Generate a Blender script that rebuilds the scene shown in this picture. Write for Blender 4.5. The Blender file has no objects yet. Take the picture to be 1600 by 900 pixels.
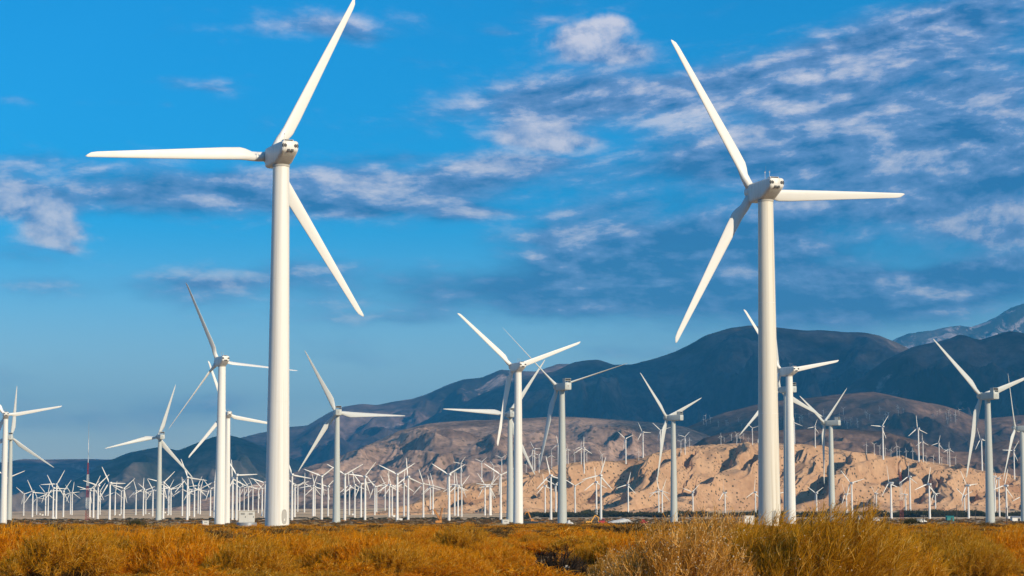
import bpy, bmesh, math, random
import numpy as np
from mathutils import Matrix, Vector

R = math.radians
random.seed(7)
rng = np.random.default_rng(7)
SC = bpy.context.scene
COL = SC.collection

# ------------------------------------------------------------------ camera
F = 3370.0                      # focal length in pixels of a 1600 px wide frame
HORIZON = 806.0
CAM_Z = 2.0
PITCH = math.atan((HORIZON - 450.0) / F)
cam_d = bpy.data.cameras.new('camera')
cam = bpy.data.objects.new('camera', cam_d); COL.objects.link(cam)
cam_d.sensor_width = 36.0
cam_d.lens = F / 1600.0 * 36.0
cam_d.clip_start = 0.5
cam_d.clip_end = 150000.0
cam.location = (0, 0, CAM_Z)
cam.rotation_euler = (math.pi / 2 + PITCH, 0, 0)
SC.camera = cam

# ------------------------------------------------------------------ light
SUN_AZ = 43.0       # degrees to the right of straight behind the camera
SUN_EL = 21.0
SUN_STRENGTH = 5.0
SKY_STRENGTH = 0.085
sx, sy, sz = (math.sin(R(SUN_AZ)) * math.cos(R(SUN_EL)), -math.cos(R(SUN_AZ)) * math.cos(R(SUN_EL)), math.sin(R(SUN_EL)))
sun_d = bpy.data.lights.new('sun', 'SUN'); sun_d.energy = SUN_STRENGTH; sun_d.angle = R(0.53)
sun_d.color = (1.0, 0.84, 0.61)
sun = bpy.data.objects.new('sun', sun_d); COL.objects.link(sun)
sun.rotation_euler = Vector((sx, sy, sz)).to_track_quat('Z', 'Y').to_euler()

SC.view_settings.view_transform = 'Standard'
SC.view_settings.look = 'None'
SC.view_settings.gamma = 1.0
SC.view_settings.use_curve_mapping = False
SC.view_settings.exposure = 0.30
SC.render.engine = 'CYCLES'
SC.cycles.use_denoising = True
SC.cycles.max_bounces = 6
SC.cycles.diffuse_bounces = 3
SC.cycles.volume_bounces = 0
SC.cycles.transparent_max_bounces = 8
SC.cycles.use_adaptive_sampling = False


class NT:
    """Small helper for writing node trees."""
    def __init__(self, tree):
        self.t = tree
        self.n = tree.nodes
        self.n.clear()

    def add(self, kind, **kw):
        node = self.n.new(kind)
        for k, v in kw.items():
            setattr(node, k, v)
        return node

    def put(self, sock, v):
        if isinstance(v, bpy.types.NodeSocket):
            self.t.links.new(v, sock)
        elif v is not None:
            sock.default_value = v

    def math(self, op, a, b=None, c=None, clamp=False):
        m = self.add('ShaderNodeMath', operation=op, use_clamp=clamp)
        for i, v in enumerate((a, b, c)):
            if v is not None:
                self.put(m.inputs[i], v)
        return m.outputs[0]

    def mapr(self, v, a, b, c=0.0, d=1.0, smooth=True):
        m = self.add('ShaderNodeMapRange')
        m.interpolation_type = 'SMOOTHSTEP' if smooth else 'LINEAR'
        m.clamp = True
        for i, x in enumerate((v, a, b, c, d)):
            self.put(m.inputs[i], x)
        return m.outputs[0]

    def mix(self, f, a, b, blend='MIX'):
        m = self.add('ShaderNodeMix', data_type='RGBA', blend_type=blend)
        m.clamp_factor = True
        self.put(m.inputs[0], f)
        for i, v in ((6, a), (7, b)):
            if not isinstance(v, bpy.types.NodeSocket):
                v = (v[0], v[1], v[2], 1.0)
            self.put(m.inputs[i], v)
        return m.outputs[2]

    def noise(self, vec, scale, detail=4.0, rough=0.55, dist=0.0, lac=2.0):
        m = self.add('ShaderNodeTexNoise')
        if vec is not None:
            self.t.links.new(vec, m.inputs['Vector'])
        m.inputs['Scale'].default_value = scale
        m.inputs['Detail'].default_value = detail
        m.inputs['Roughness'].default_value = rough
        m.inputs['Lacunarity'].default_value = lac
        m.inputs['Distortion'].default_value = dist
        return m.outputs['Fac']

    def comb(self, x, y, z):
        m = self.add('ShaderNodeCombineXYZ')
        for i, v in enumerate((x, y, z)):
            self.put(m.inputs[i], v)
        return m.outputs[0]

    def sep(self, v):
        m = self.add('ShaderNodeSeparateXYZ')
        self.t.links.new(v, m.inputs[0])
        return m.outputs


# ------------------------------------------------------------------ sky
def px_dir(px, py):
    """Direction of a picture point: (x/y, z/y) slopes."""
    x = (px - 800.0) / F
    y = (450.0 - py) / F
    c, s = math.cos(PITCH), math.sin(PITCH)
    wy = c - y * s
    return x / wy, (s + y * c) / wy


def at(px, py, D):
    """World point seen at picture point (px, py) at depth Y = D."""
    a, e = px_dir(px, py)
    return Vector((a * D, D, CAM_Z + e * D))


world = bpy.data.worlds.new('World'); SC.world = world
world.use_nodes = True
world.cycles.sampling_method = 'MANUAL'
world.cycles.sample_map_resolution = 256
w = NT(world.node_tree)
w_out = w.add('ShaderNodeOutputWorld')
w_bg = w.add('ShaderNodeBackground')
w.t.links.new(w_bg.outputs[0], w_out.inputs[0])
w_bg.inputs[1].default_value = SKY_STRENGTH
skyn = w.add('ShaderNodeTexSky', sky_type='NISHITA')
skyn.sun_disc = False
skyn.sun_elevation = R(SUN_EL)
skyn.sun_rotation = R(180.0 - SUN_AZ)
skyn.altitude = 300
skyn.air_density = 1.0
skyn.dust_density = 0.4
skyn.ozone_density = 2.0
# the deep clear desert blue of the place
g_ = w.add('ShaderNodeTexCoord')
up = w.sep(g_.outputs['Generated'])[2]
tint = w.mix(w.mapr(up, 0.01, 0.145), (2.15, 2.0, 1.80), (0.03, 0.93, 1.50))
sky_col = w.mix(1.0, skyn.outputs[0], tint, 'MULTIPLY')

# broken stratocumulus: coverage masses + fine noise, lit from the sun's side
tc = w.add('ShaderNodeTexCoord')
dx, dy, dz = w.sep(tc.outputs['Generated'])
az = w.math('ARCTAN2', dx, dy)
el = w.math('ARCSINE', dz)
wob = w.comb(w.math('MULTIPLY', az, 1.0), w.math('MULTIPLY', el, 3.0), 0.0)
warp = w.noise(wob, 9.0, 3.0, 0.55)
warp_c = w.math('SUBTRACT', warp, 0.5)
az_w = w.math('MULTIPLY_ADD', warp_c, 0.055, az)
el_w = w.math('MULTIPLY_ADD', warp_c, 0.022, el)

# (px, py, half width, half height, tilt, coverage, brightness)
CLOUDS = [
    (480, 40, 80, 20, 0.05, 0.62, 0.85), (545, 45, 50, 18, 0.0, 0.55, 0.8), (565, 66, 30, 12, 0.0, 0.42, 0.7),
    (935, 78, 88, 26, 0.04, 0.95, 1.0), (955, 46, 26, 20, 0.0, 0.70, 1.25), (905, 62, 40, 22, 0.0, 0.60, 1.2), (1000, 74, 50, 14, 0.0, 0.45, 0.9), (865, 30, 30, 10, 0.0, 0.3, 0.7),
    (268, 131, 42, 11, 0.0, 0.46, 0.7), (347, 133, 32, 11, 0.0, 0.46, 0.7), (178, 166, 36, 7, 0.0, 0.32, 0.6),
    (258, 164, 16, 7, 0.0, 0.32, 0.6), (18, 158, 36, 8, 0.0, 0.36, 0.6), (780, 50, 30, 10, 0.0, 0.34, 0.6),
    (62, 322, 62, 20, 0.0, 0.80, 1.15), (105, 358, 52, 20, 0.0, 0.85, 1.2), (20, 322, 40, 20, 0.0, 0.4, 0.9), (126, 384, 14, 7, 0.0, 0.5, 0.9), (20, 290, 50, 26, 0.0, 0.55, 0.85),
    (60, 252, 120, 16, 0.0, 0.50, 0.7), (200, 300, 150, 28, 0.0, 0.72, 0.64), (430, 302, 260, 38, -0.02, 0.80, 0.60),
    (650, 290, 220, 34, 0.05, 0.84, 0.60), (790, 265, 75, 15, 0.05, 0.72, 1.0), (560, 330, 46, 10, 0.0, 0.5, 0.95),
    (750, 328, 75, 13, 0.0, 0.62, 0.95), (640, 246, 110, 9, 0.08, 0.36, 0.5),
    (60, 450, 110, 20, 0.0, 0.50, 0.45), (50, 400, 70, 22, 0.0, 0.44, 0.45), (330, 445, 110, 26, 0.0, 0.50, 0.55),
    (460, 420, 90, 22, 0.0, 0.46, 0.50), (620, 500, 90, 14, 0.0, 0.40, 0.6), (350, 437, 60, 7, 0.0, 0.4, 0.85),
    (760, 460, 230, 34, -0.02, 0.68, 0.22), (950, 395, 170, 44, 0.0, 0.66, 0.30), (900, 372, 100, 14, 0.0, 0.55, 0.95),
    (1080, 395, 160, 55, 0.05, 0.80, 0.10), (1250, 400, 170, 40, 0.0, 0.62, 0.16), (1180, 470, 350, 44, 0.0, 0.86, 0.08),
    (1450, 452, 220, 36, 0.05, 0.84, 0.12), (1540, 415, 70, 9, 0.0, 0.5, 0.8), (960, 330, 130, 22, 0.1, 0.45, 0.45),
    (860, 165, 120, 38, 0.05, 0.76, 0.72), (1000, 140, 260, 32, 0.1, 0.76, 0.66), (850, 205, 56, 22, 0.0, 0.60, 1.1),
    (890, 224, 36, 13, 0.0, 0.50, 1.15), (1150, 150, 190, 38, 0.12, 0.68, 0.60), (815, 250, 50, 12, 0.0, 0.36, 0.7),
    (1420, 45, 250, 44, 0.2, 0.76, 0.66), (1540, 70, 190, 66, 0.1, 0.62, 0.60), (1300, 90, 120, 16, 0.15, 0.45, 0.7),
    (1330, 205, 260, 44, 0.2, 0.78, 0.60), (1120, 250, 160, 40, 0.16, 0.66, 0.56), (1500, 200, 230, 90, 0.0, 0.80, 0.58),
    (1420, 280, 230, 66, 0.1, 0.76, 0.48), (1560, 320, 130, 70, 0.0, 0.66, 0.45), (1520, 345, 120, 34, -0.3, 0.60, 0.85),
    (1250, 330, 90, 44, 0.1, 0.48, 0.62), (1545, 372, 26, 18, 0.0, 0.62, 1.0), (1330, 250, 60, 10, 0.1, 0.4, 0.9),
    (140, 655, 170, 26, 0.0, 0.46, 0.75), (300, 640, 80, 20, 0.0, 0.32, 0.7), (950, 556, 110, 18, 0.0, 0.42, 0.7),
    (1250, 440, 600, 24, 0.0, 0.30, 0.2), (1100, 20, 70, 9, 0.1, 0.34, 0.6),
]
cov = None
bri = None
for (cx, cy, hw, hh, tilt, c0, b0) in CLOUDS:
    a0, e0 = px_dir(cx, cy)
    a0 = math.atan(a0); e0 = math.atan(e0 * math.cos(a0))
    u = w.math('MULTIPLY_ADD', az_w, F / hw, -a0 * F / hw)
    ve = w.math('MULTIPLY_ADD', el_w, F / hh, -e0 * F / hh)
    v = w.math('MULTIPLY_ADD', u, -tilt * hw / hh, ve) if tilt else ve
    r2 = w.math('MULTIPLY_ADD', u, u, w.math('MULTIPLY', v, v))
    g = w.math('EXPONENT', w.math('MULTIPLY', r2, -0.9))
    gc = w.math('MULTIPLY', g, c0)
    gb = w.math('MULTIPLY', gc, b0)
    cov = gc if cov is None else w.math('ADD', cov, gc)
    bri = gb if bri is None else w.math('ADD', bri, gb)
# the same broken cloud goes on over the rest of the sky
inframe = w.math('MULTIPLY', w.mapr(w.math('ABSOLUTE', az), 0.24, 0.34, 1.0, 0.0), w.mapr(el, 0.235, 0.30, 1.0, 0.0))
far_n = w.noise(w.comb(w.math('MULTIPLY', dx, 2.0), w.math('MULTIPLY', dy, 2.0), w.math('MULTIPLY', dz, 6.0)), 1.6, 4.0, 0.6)
far_c = w.math('MULTIPLY', w.mapr(far_n, 0.42, 0.66, 0.0, 0.8), w.math('SUBTRACT', 1.0, inframe))
cov = w.math('ADD', cov, far_c)
bri = w.math('MULTIPLY_ADD', far_c, 0.5, bri)
bri = w.math('DIVIDE', bri, w.math('ADD', cov, 0.02))
cov = w.math('MINIMUM', cov, 1.25)


puff = w.mapr(bri, 0.72, 1.0)
# the high sheet at the right climbs to the right
el_t = w.math('SUBTRACT', el, w.math('MULTIPLY', w.math('MULTIPLY', w.mapr(el, 0.10, 0.17, 0.0, 0.09), w.mapr(az, -0.05, 0.08)), az))


def cloud_noise(daz, de):
    v = w.comb(w.math('ADD', az, daz), w.math('MULTIPLY', w.math('ADD', el_t, de), 2.7), 0.37)
    n1 = w.noise(v, 19.0, 8.0, 0.61, 0.12)
    vp = w.comb(w.math('ADD', az, daz), w.math('MULTIPLY', w.math('ADD', el, de), 1.35), 2.1)
    n3 = w.noise(vp, 40.0, 7.0, 0.60, 0.15)          # rounder heads of the cumulus puffs
    nn_ = w.math('ADD', n1, w.math('MULTIPLY', w.math('SUBTRACT', n3, n1), puff))
    n2 = w.noise(v, 5.0, 2.0, 0.5, 0.2)
    return w.math('MULTIPLY_ADD', n2, 0.48, w.math('MULTIPLY', nn_, 0.72))


n0 = cloud_noise(0.0, 0.0)
ns = cloud_noise(0.0045, 0.0042)          # sampled towards the sun
raw = w.math('ADD', cov, w.math('MULTIPLY', w.math('SUBTRACT', n0, 0.595), 2.1))
soft = w.math('SUBTRACT', 1.12, w.math('MULTIPLY', w.mapr(bri, 0.65, 1.1), 0.40))
alpha = w.mapr(raw, 0.06, soft, 0.0, 0.86)
relief = w.math('MULTIPLY', w.math('SUBTRACT', n0, ns), w.math('MULTIPLY_ADD', puff, -2.0, 4.4))
bright = w.math('ADD', w.math('ADD', w.math('MULTIPLY', bri, 0.74), relief), w.math('MULTIPLY', w.math('SUBTRACT', n0, 0.6), 1.3))
SHADE = tuple(v / SKY_STRENGTH for v in (0.028, 0.125, 0.330))
MID = tuple(v / SKY_STRENGTH for v in (0.20, 0.31, 0.57))
LIT = tuple(v / SKY_STRENGTH for v in (0.80, 0.75, 0.80))
c1 = w.mix(w.mapr(bright, 0.0, 0.55, 0.0, 1.0, False), SHADE, MID)
c2 = w.mix(w.mapr(bright, 0.5, 1.05, 0.0, 1.0, False), c1, LIT)
final = w.mix(alpha, sky_col, c2)
w.t.links.new(final, w_bg.inputs[0])

# ------------------------------------------------------------------ helpers
def link(o, parent=None):
    COL.objects.link(o)
    if parent is not None:
        o.parent = parent
    return o


def obj(name, mesh, mats=None, parent=None, matrix=None):
    o = bpy.data.objects.new(name, mesh)
    if mats is not None and len(mesh.materials) == 0:
        for m in (mats if isinstance(mats, (list, tuple)) else [mats]):
            mesh.materials.append(m)
    link(o, parent)
    if matrix is not None:
        o.matrix_local = matrix
    return o


def tag(o, label=None, cat=None, group=None, kind=None):
    if label: o['label'] = label
    if cat: o['category'] = cat
    if group: o['group'] = group
    if kind: o['kind'] = kind
    return o


def empty(name, loc, label=None, cat=None, group=None, rz=0.0):
    o = bpy.data.objects.new(name, None)
    o.empty_display_size = 0.5
    o.location = loc
    o.rotation_euler = (0, 0, rz)
    link(o)
    return tag(o, label, cat, group)


def mesh_np(name, verts, faces, smooth=True):
    me = bpy.data.meshes.new(name)
    me.from_pydata([tuple(v) for v in verts], [], [tuple(int(i) for i in f) for f in faces])
    if smooth:
        me.polygons.foreach_set('use_smooth', [True] * len(me.polygons))
    me.update()
    return me


def mesh_arrays(name, verts, quads, smooth=True):
    """Fast path for big quad or triangle meshes given as numpy arrays."""
    me = bpy.data.meshes.new(name)
    nv, nf, k = len(verts), len(quads), quads.shape[1]
    me.vertices.add(nv)
    me.vertices.foreach_set('co', verts.astype(np.float32).ravel())
    me.loops.add(nf * k)
    me.loops.foreach_set('vertex_index', quads.astype(np.int32).ravel())
    me.polygons.add(nf)
    me.polygons.foreach_set('loop_start', np.arange(0, nf * k, k, dtype=np.int32))
    me.polygons.foreach_set('loop_total', np.full(nf, k, dtype=np.int32))
    me.polygons.foreach_set('use_smooth', np.full(nf, smooth))
    me.update(calc_edges=True)
    return me


def grid_quads(nr, nc, wrap=False):
    i = np.arange(nr - 1)[:, None]
    j = np.arange(nc if wrap else nc - 1)[None, :]
    j2 = (j + 1) % nc
    a = i * nc + j; b = i * nc + j2; c = (i + 1) * nc + j2; d = (i + 1) * nc + j
    return np.stack([np.broadcast_to(q, a.shape).ravel() for q in (a, b, c, d)], 1)


class MB:
    """Collects boxes, tubes and lathes into one mesh."""
    def __init__(self):
        self.v = []; self.f = []; self.m = []

    def quadset(self, vs, fs, mi=0):
        o = len(self.v)
        self.v += [tuple(v) for v in vs]
        self.f += [tuple(i + o for i in f) for f in fs]
        self.m += [mi] * len(fs)
        return self

    def box(self, c, s, mi=0, rot=None, taper=1.0):
        hx, hy, hz = s[0] / 2, s[1] / 2, s[2] / 2
        vs = []
        for z in (-1, 1):
            k = taper if z > 0 else 1.0
            for (x, y) in ((-1, -1), (1, -1), (1, 1), (-1, 1)):
                p = Vector((x * hx * k, y * hy * k, z * hz))
                if rot is not None:
                    p = rot @ p
                vs.append(p + Vector(c))
        return self.quadset(vs, [(3, 2, 1, 0), (4, 5, 6, 7), (0, 1, 5, 4), (1, 2, 6, 5), (2, 3, 7, 6), (3, 0, 4, 7)], mi)

    def tube(self, p0, p1, r0, r1=None, n=8, mi=0, caps=True):
        p0, p1 = Vector(p0), Vector(p1)
        r1 = r0 if r1 is None else r1
        d = (p1 - p0)
        if d.length < 1e-6:
            return self
        q = d.to_track_quat('Z', 'Y').to_matrix()
        vs = []
        for p, r in ((p0, r0), (p1, r1)):
            for i in range(n):
                a = 2 * math.pi * i / n
                vs.append(p + q @ Vector((math.cos(a) * r, math.sin(a) * r, 0)))
        fs = [(i, (i + 1) % n, n + (i + 1) % n, n + i) for i in range(n)]
        if caps:
            fs += [tuple(range(n - 1, -1, -1)), tuple(range(n, 2 * n))]
        return self.quadset(vs, fs, mi)

    def lathe(self, prof, n=16, axis='Z', c=(0, 0, 0), mi=0):
        vs = []
        for (r, h) in prof:
            for i in range(n):
                a = 2 * math.pi * i / n
                if axis == 'Z': p = (math.cos(a) * r, math.sin(a) * r, h)
                elif axis == 'Y': p = (math.cos(a) * r, h, -math.sin(a) * r)
                else: p = (h, math.cos(a) * r, math.sin(a) * r)
                vs.append((p[0] + c[0], p[1] + c[1], p[2] + c[2]))
        m = len(prof)
        fs = [(k * n + i, k * n + (i + 1) % n, (k + 1) * n + (i + 1) % n, (k + 1) * n + i) for k in range(m - 1) for i in range(n)]
        fs += [tuple(range(n - 1, -1, -1)), tuple(range((m - 1) * n, m * n))]
        return self.quadset(vs, fs, mi)

    def mesh(self, name, smooth=None, bevel=None):
        me = bpy.data.meshes.new(name)
        me.from_pydata(self.v, [], self.f)
        me.polygons.foreach_set('material_index', self.m)
        bm = bmesh.new(); bm.from_mesh(me)
        bmesh.ops.recalc_face_normals(bm, faces=bm.faces)
        if bevel:
            bmesh.ops.bevel(bm, geom=[e for e in bm.edges if len(e.link_faces) == 2 and e.calc_face_angle(0) > 0.5],
                            offset=bevel, segments=2, profile=0.5, affect='EDGES')
        if smooth is not None:
            for f in bm.faces:
                f.smooth = True
            for e in bm.edges:
                if len(e.link_faces) == 2 and e.calc_face_angle(0) > smooth:
                    e.smooth = False
        bm.to_mesh(me); bm.free()
        me.update()
        return me


def _hash(ix, iy, seed):
    h = (ix.astype(np.int64) * 374761393 + iy.astype(np.int64) * 668265263 + seed * 974711) & 0x7fffffff
    h = ((h ^ (h >> 13)) * 1274126177) & 0x7fffffff
    return (h ^ (h >> 16)) & 0x7fffffff


def gnoise(x, y, seed=0):
    ix = np.floor(x).astype(np.int64); iy = np.floor(y).astype(np.int64)
    fx = x - ix; fy = y - iy
    ux = fx * fx * fx * (fx * (fx * 6 - 15) + 10); uy = fy * fy * fy * (fy * (fy * 6 - 15) + 10)

    def g(jx, jy, ax, ay):
        a = _hash(jx, jy, seed) * (2 * math.pi / 0x7fffffff)
        return np.cos(a) * ax + np.sin(a) * ay
    n00 = g(ix, iy, fx, fy); n10 = g(ix + 1, iy, fx - 1, fy)
    n01 = g(ix, iy + 1, fx, fy - 1); n11 = g(ix + 1, iy + 1, fx - 1, fy - 1)
    return (n00 * (1 - ux) + n10 * ux) * (1 - uy) + (n01 * (1 - ux) + n11 * ux) * uy


def fbm(x, y, octv=5, seed=0, gain=0.5, lac=2.03):
    s = np.zeros_like(x); a = 1.0; f = 1.0
    for k in range(octv):
        s += a * gnoise(x * f + 17.3 * k, y * f - 9.1 * k, seed + k * 13)
        a *= gain; f *= lac
    return s * 1.4


def ridged(x, y, octv=5, seed=0, gain=0.5, lac=2.05):
    s = np.zeros_like(x); a = 1.0; f = 1.0; wgt = np.ones_like(x)
    tot = 0.0
    for k in range(octv):
        n = 1.0 - np.abs(gnoise(x * f + 5.7 * k, y * f + 3.1 * k, seed + k * 29)) * 1.9
        n = np.clip(n, 0, 1) ** 2
        s += a * n * wgt
        wgt = np.clip(n * 1.4, 0.15, 1)
        tot += a
        a *= gain; f *= lac
    return s / tot * 1.6 - 0.7


# ------------------------------------------------------------------ materials
def principled(name, base=(0.5, 0.5, 0.5), rough=0.6, spec=0.3, metal=0.0):
    m = bpy.data.materials.new(name); m.use_nodes = True
    t = NT(m.node_tree)
    out = t.add('ShaderNodeOutputMaterial')
    b = t.add('ShaderNodeBsdfPrincipled')
    t.t.links.new(b.outputs[0], out.inputs[0])
    b.inputs['Base Color'].default_value = (*base, 1)
    b.inputs['Roughness'].default_value = rough
    b.inputs['Metallic'].default_value = metal
    b.inputs['Specular IOR Level'].default_value = spec
    return m, t, b


def paint(name, col, grime, rough=0.42, streak=0.5, vary=0.10):
    """Weathered gloss paint: faint vertical rain streaks, dust and tone drift."""
    m, t, b = principled(name, col, rough, 0.35)
    g = t.add('ShaderNodeTexCoord')
    ox, oy, oz = t.sep(g.outputs['Object'])
    rnd = t.add('ShaderNodeObjectInfo').outputs['Random']
    v = t.comb(t.math('MULTIPLY_ADD', rnd, 37.0, ox), oy, t.math('MULTIPLY', oz, 0.06))
    s = t.noise(v, 2.6, 5.0, 0.6)
    n = t.noise(g.outputs['Object'], 0.35, 5.0, 0.6)
    f = t.math('MULTIPLY', t.mapr(s, 0.45, 0.75), streak)
    f = t.math('ADD', f, t.math('MULTIPLY', t.mapr(n, 0.45, 0.8), 0.18), clamp=True)
    c = t.mix(f, col, grime)
    tone = t.math('MULTIPLY_ADD', rnd, vary, 1.03 - vary)
    c = t.mix(1.0, c, t.comb(tone, tone, tone), 'MULTIPLY')
    t.t.links.new(c, b.inputs['Base Color'])
    t.t.links.new(t.math('MULTIPLY_ADD', n, 0.25, rough - 0.1), b.inputs['Roughness'])
    return m


M = {}
M['white'] = paint('turbine_white', (0.80, 0.775, 0.71), (0.52, 0.45, 0.36))
M['cream'] = paint('turbine_cream', (0.74, 0.69, 0.58), (0.44, 0.36, 0.25), streak=0.6)
M['blade'] = paint('blade_white', (0.80, 0.78, 0.725), (0.60, 0.56, 0.50), streak=0.15)
M['grey'] = paint('turbine_grey', (0.50, 0.52, 0.48), (0.36, 0.34, 0.28), streak=0.3)
M['greyblade'] = paint('blade_grey', (0.60, 0.61, 0.58), (0.48, 0.46, 0.42), streak=0.15)
M['far'] = paint('far_turbine_white', (0.82, 0.80, 0.75), (0.55, 0.5, 0.43), streak=0.2, vary=0.16)
M['dark'] = principled('black_rubber', (0.02, 0.02, 0.022), 0.6)[0]
M['vent'] = principled('dark_vent', (0.035, 0.035, 0.04), 0.5)[0]
M['steel'] = principled('galvanised_steel', (0.36, 0.37, 0.38), 0.45, 0.5, 0.4)[0]
M['seam'] = principled('seam_line', (0.42, 0.40, 0.36), 0.7)[0]
M['concrete'] = principled('concrete', (0.36, 0.34, 0.31), 0.9)[0]
M['redpaint'] = principled('mast_red', (0.28, 0.03, 0.03), 0.6)[0]
M['whitepaint'] = principled('mast_white', (0.70, 0.69, 0.66), 0.6)[0]
M['yellow'] = principled('machine_yellow', (0.62, 0.29, 0.03), 0.5)[0]
M['orange'] = principled('machine_orange', (0.48, 0.19, 0.03), 0.5)[0]
M['redmachine'] = principled('machine_red', (0.40, 0.03, 0.03), 0.45)[0]
M['navy'] = principled('container_dark', (0.03, 0.045, 0.05), 0.6)[0]
M['glass'] = principled('cab_glass', (0.03, 0.04, 0.05), 0.1, 0.6)[0]
M['wood'] = principled('pole_wood', (0.09, 0.07, 0.055), 0.9)[0]
M['box'] = paint('cabinet_paint', (0.62, 0.60, 0.54), (0.42, 0.37, 0.30), streak=0.3)
M['tarp'] = principled('pale_tarp', (0.62, 0.60, 0.55), 0.8)[0]
M['teal'] = principled('teal_sheet', (0.03, 0.20, 0.18), 0.6)[0]


# ------------------------------------------------------------------ ground
# height of the plain (relative to the lens) by distance, and how far the left of the plain lies below the right
G_D = np.array([0, 60, 150, 314, 500, 720, 1040, 1400, 1750, 2200, 2700, 3400, 4200, 5500, 7000, 9000, 60000.0])
G_Z = np.array([-2.6, -2.6, -2.35, -1.8, -2.7, -3.5, -4.3, -3.9, -3.4, -1.0, 3.0, 12.0, 23.0, 36.0, 46.0, 50.0, 50.0])


def ground_z(x, y):
    x = np.asarray(x, float); y = np.asarray(y, float)
    d = np.hypot(x, y)
    z = np.interp(d, G_D, G_Z)
    az_ = np.arctan2(x, np.maximum(y, 1.0))
    k = np.clip((0.02 - az_) / 0.25, 0, 1.0)
    z = z - k * np.interp(d, [0, 1500, 2500, 4000, 7000, 60000], [0, 0, 3.0, 18.0, 34.0, 34.0])
    # near undulation
    amp = np.interp(d, [0, 40, 90, 400, 1500, 4000], [0.0, 0.10, 0.16, 0.22, 0.30, 1.2])
    z = z + amp * (fbm(x / 34.0, y / 34.0, 3, 5) + 0.4 * fbm(x / 7.0, y / 7.0, 2, 9) * (d < 900))
    return z + CAM_Z


rr = np.concatenate([np.linspace(2, 400, 130), np.geomspace(404, 46000, 190)])
aa = np.concatenate([np.linspace(-0.42, 0.42, 260), np.linspace(0.42, 2 * math.pi - 0.42, 92)[1:-1]])
RR, AA = np.meshgrid(rr, aa, indexing='ij')
GX, GY = RR * np.sin(AA), RR * np.cos(AA)
GZ = ground_z(GX, GY)
gv = np.stack([GX, GY, GZ], -1).reshape(-1, 3)
gq = grid_quads(len(rr), len(aa), wrap=True)
# close the small hole under the lens
gv = np.vstack([gv, [[0, 0, float(ground_z(0.0, 0.0))]]])
gme = mesh_arrays('ground', gv, gq)
mg, t, b = principled('desert_ground', (0.3, 0.2, 0.12), 1.0, 0.0)
geo = t.add('ShaderNodeNewGeometry').outputs['Position']
n1 = t.noise(geo, 0.012, 6.0, 0.62)
n2 = t.noise(geo, 0.11, 5.0, 0.6)
n3 = t.noise(geo, 2.2, 4.0, 0.6)
px_, py_, pz_ = t.sep(geo)
n4 = t.noise(t.comb(t.math('MULTIPLY', px_, 0.0011), t.math('MULTIPLY', py_, 0.0045), 0.0), 1.0, 6.0, 0.6)
c = t.mix(t.mapr(n1, 0.40, 0.62), (0.40, 0.285, 0.18), (0.56, 0.43, 0.30))
c = t.mix(t.mapr(py_, 1000.0, 2200.0), c, (0.74, 0.50, 0.29))
near_ = t.mapr(py_, 900.0, 1700.0, 1.0, 0.12)
c = t.mix(t.math('MULTIPLY', t.mapr(py_, 260.0, 420.0, 1.0, 0.0), 0.72), c, (0.24, 0.135, 0.05))
c = t.mix(t.math('MULTIPLY', t.mapr(n2, 0.50, 0.64), near_), c, (0.20, 0.13, 0.065))
c = t.mix(t.math('MULTIPLY', t.mapr(n3, 0.5, 0.75, 0.0, 0.5), near_), c, (0.13, 0.09, 0.05))
c = t.mix(t.math('MULTIPLY', t.mapr(n4, 0.52, 0.62, 0.0, 0.65), t.mapr(py_, 900.0, 1600.0)), c, (0.115, 0.088, 0.06))
t.t.links.new(c, b.inputs['Base Color'])
bp = t.add('ShaderNodeBump'); bp.inputs['Strength'].default_value = 0.25; bp.inputs['Distance'].default_value = 0.15
t.t.links.new(n3, bp.inputs['Height']); t.t.links.new(bp.outputs[0], b.inputs['Normal'])
tag(obj('ground', gme, mg), kind='structure')


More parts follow.
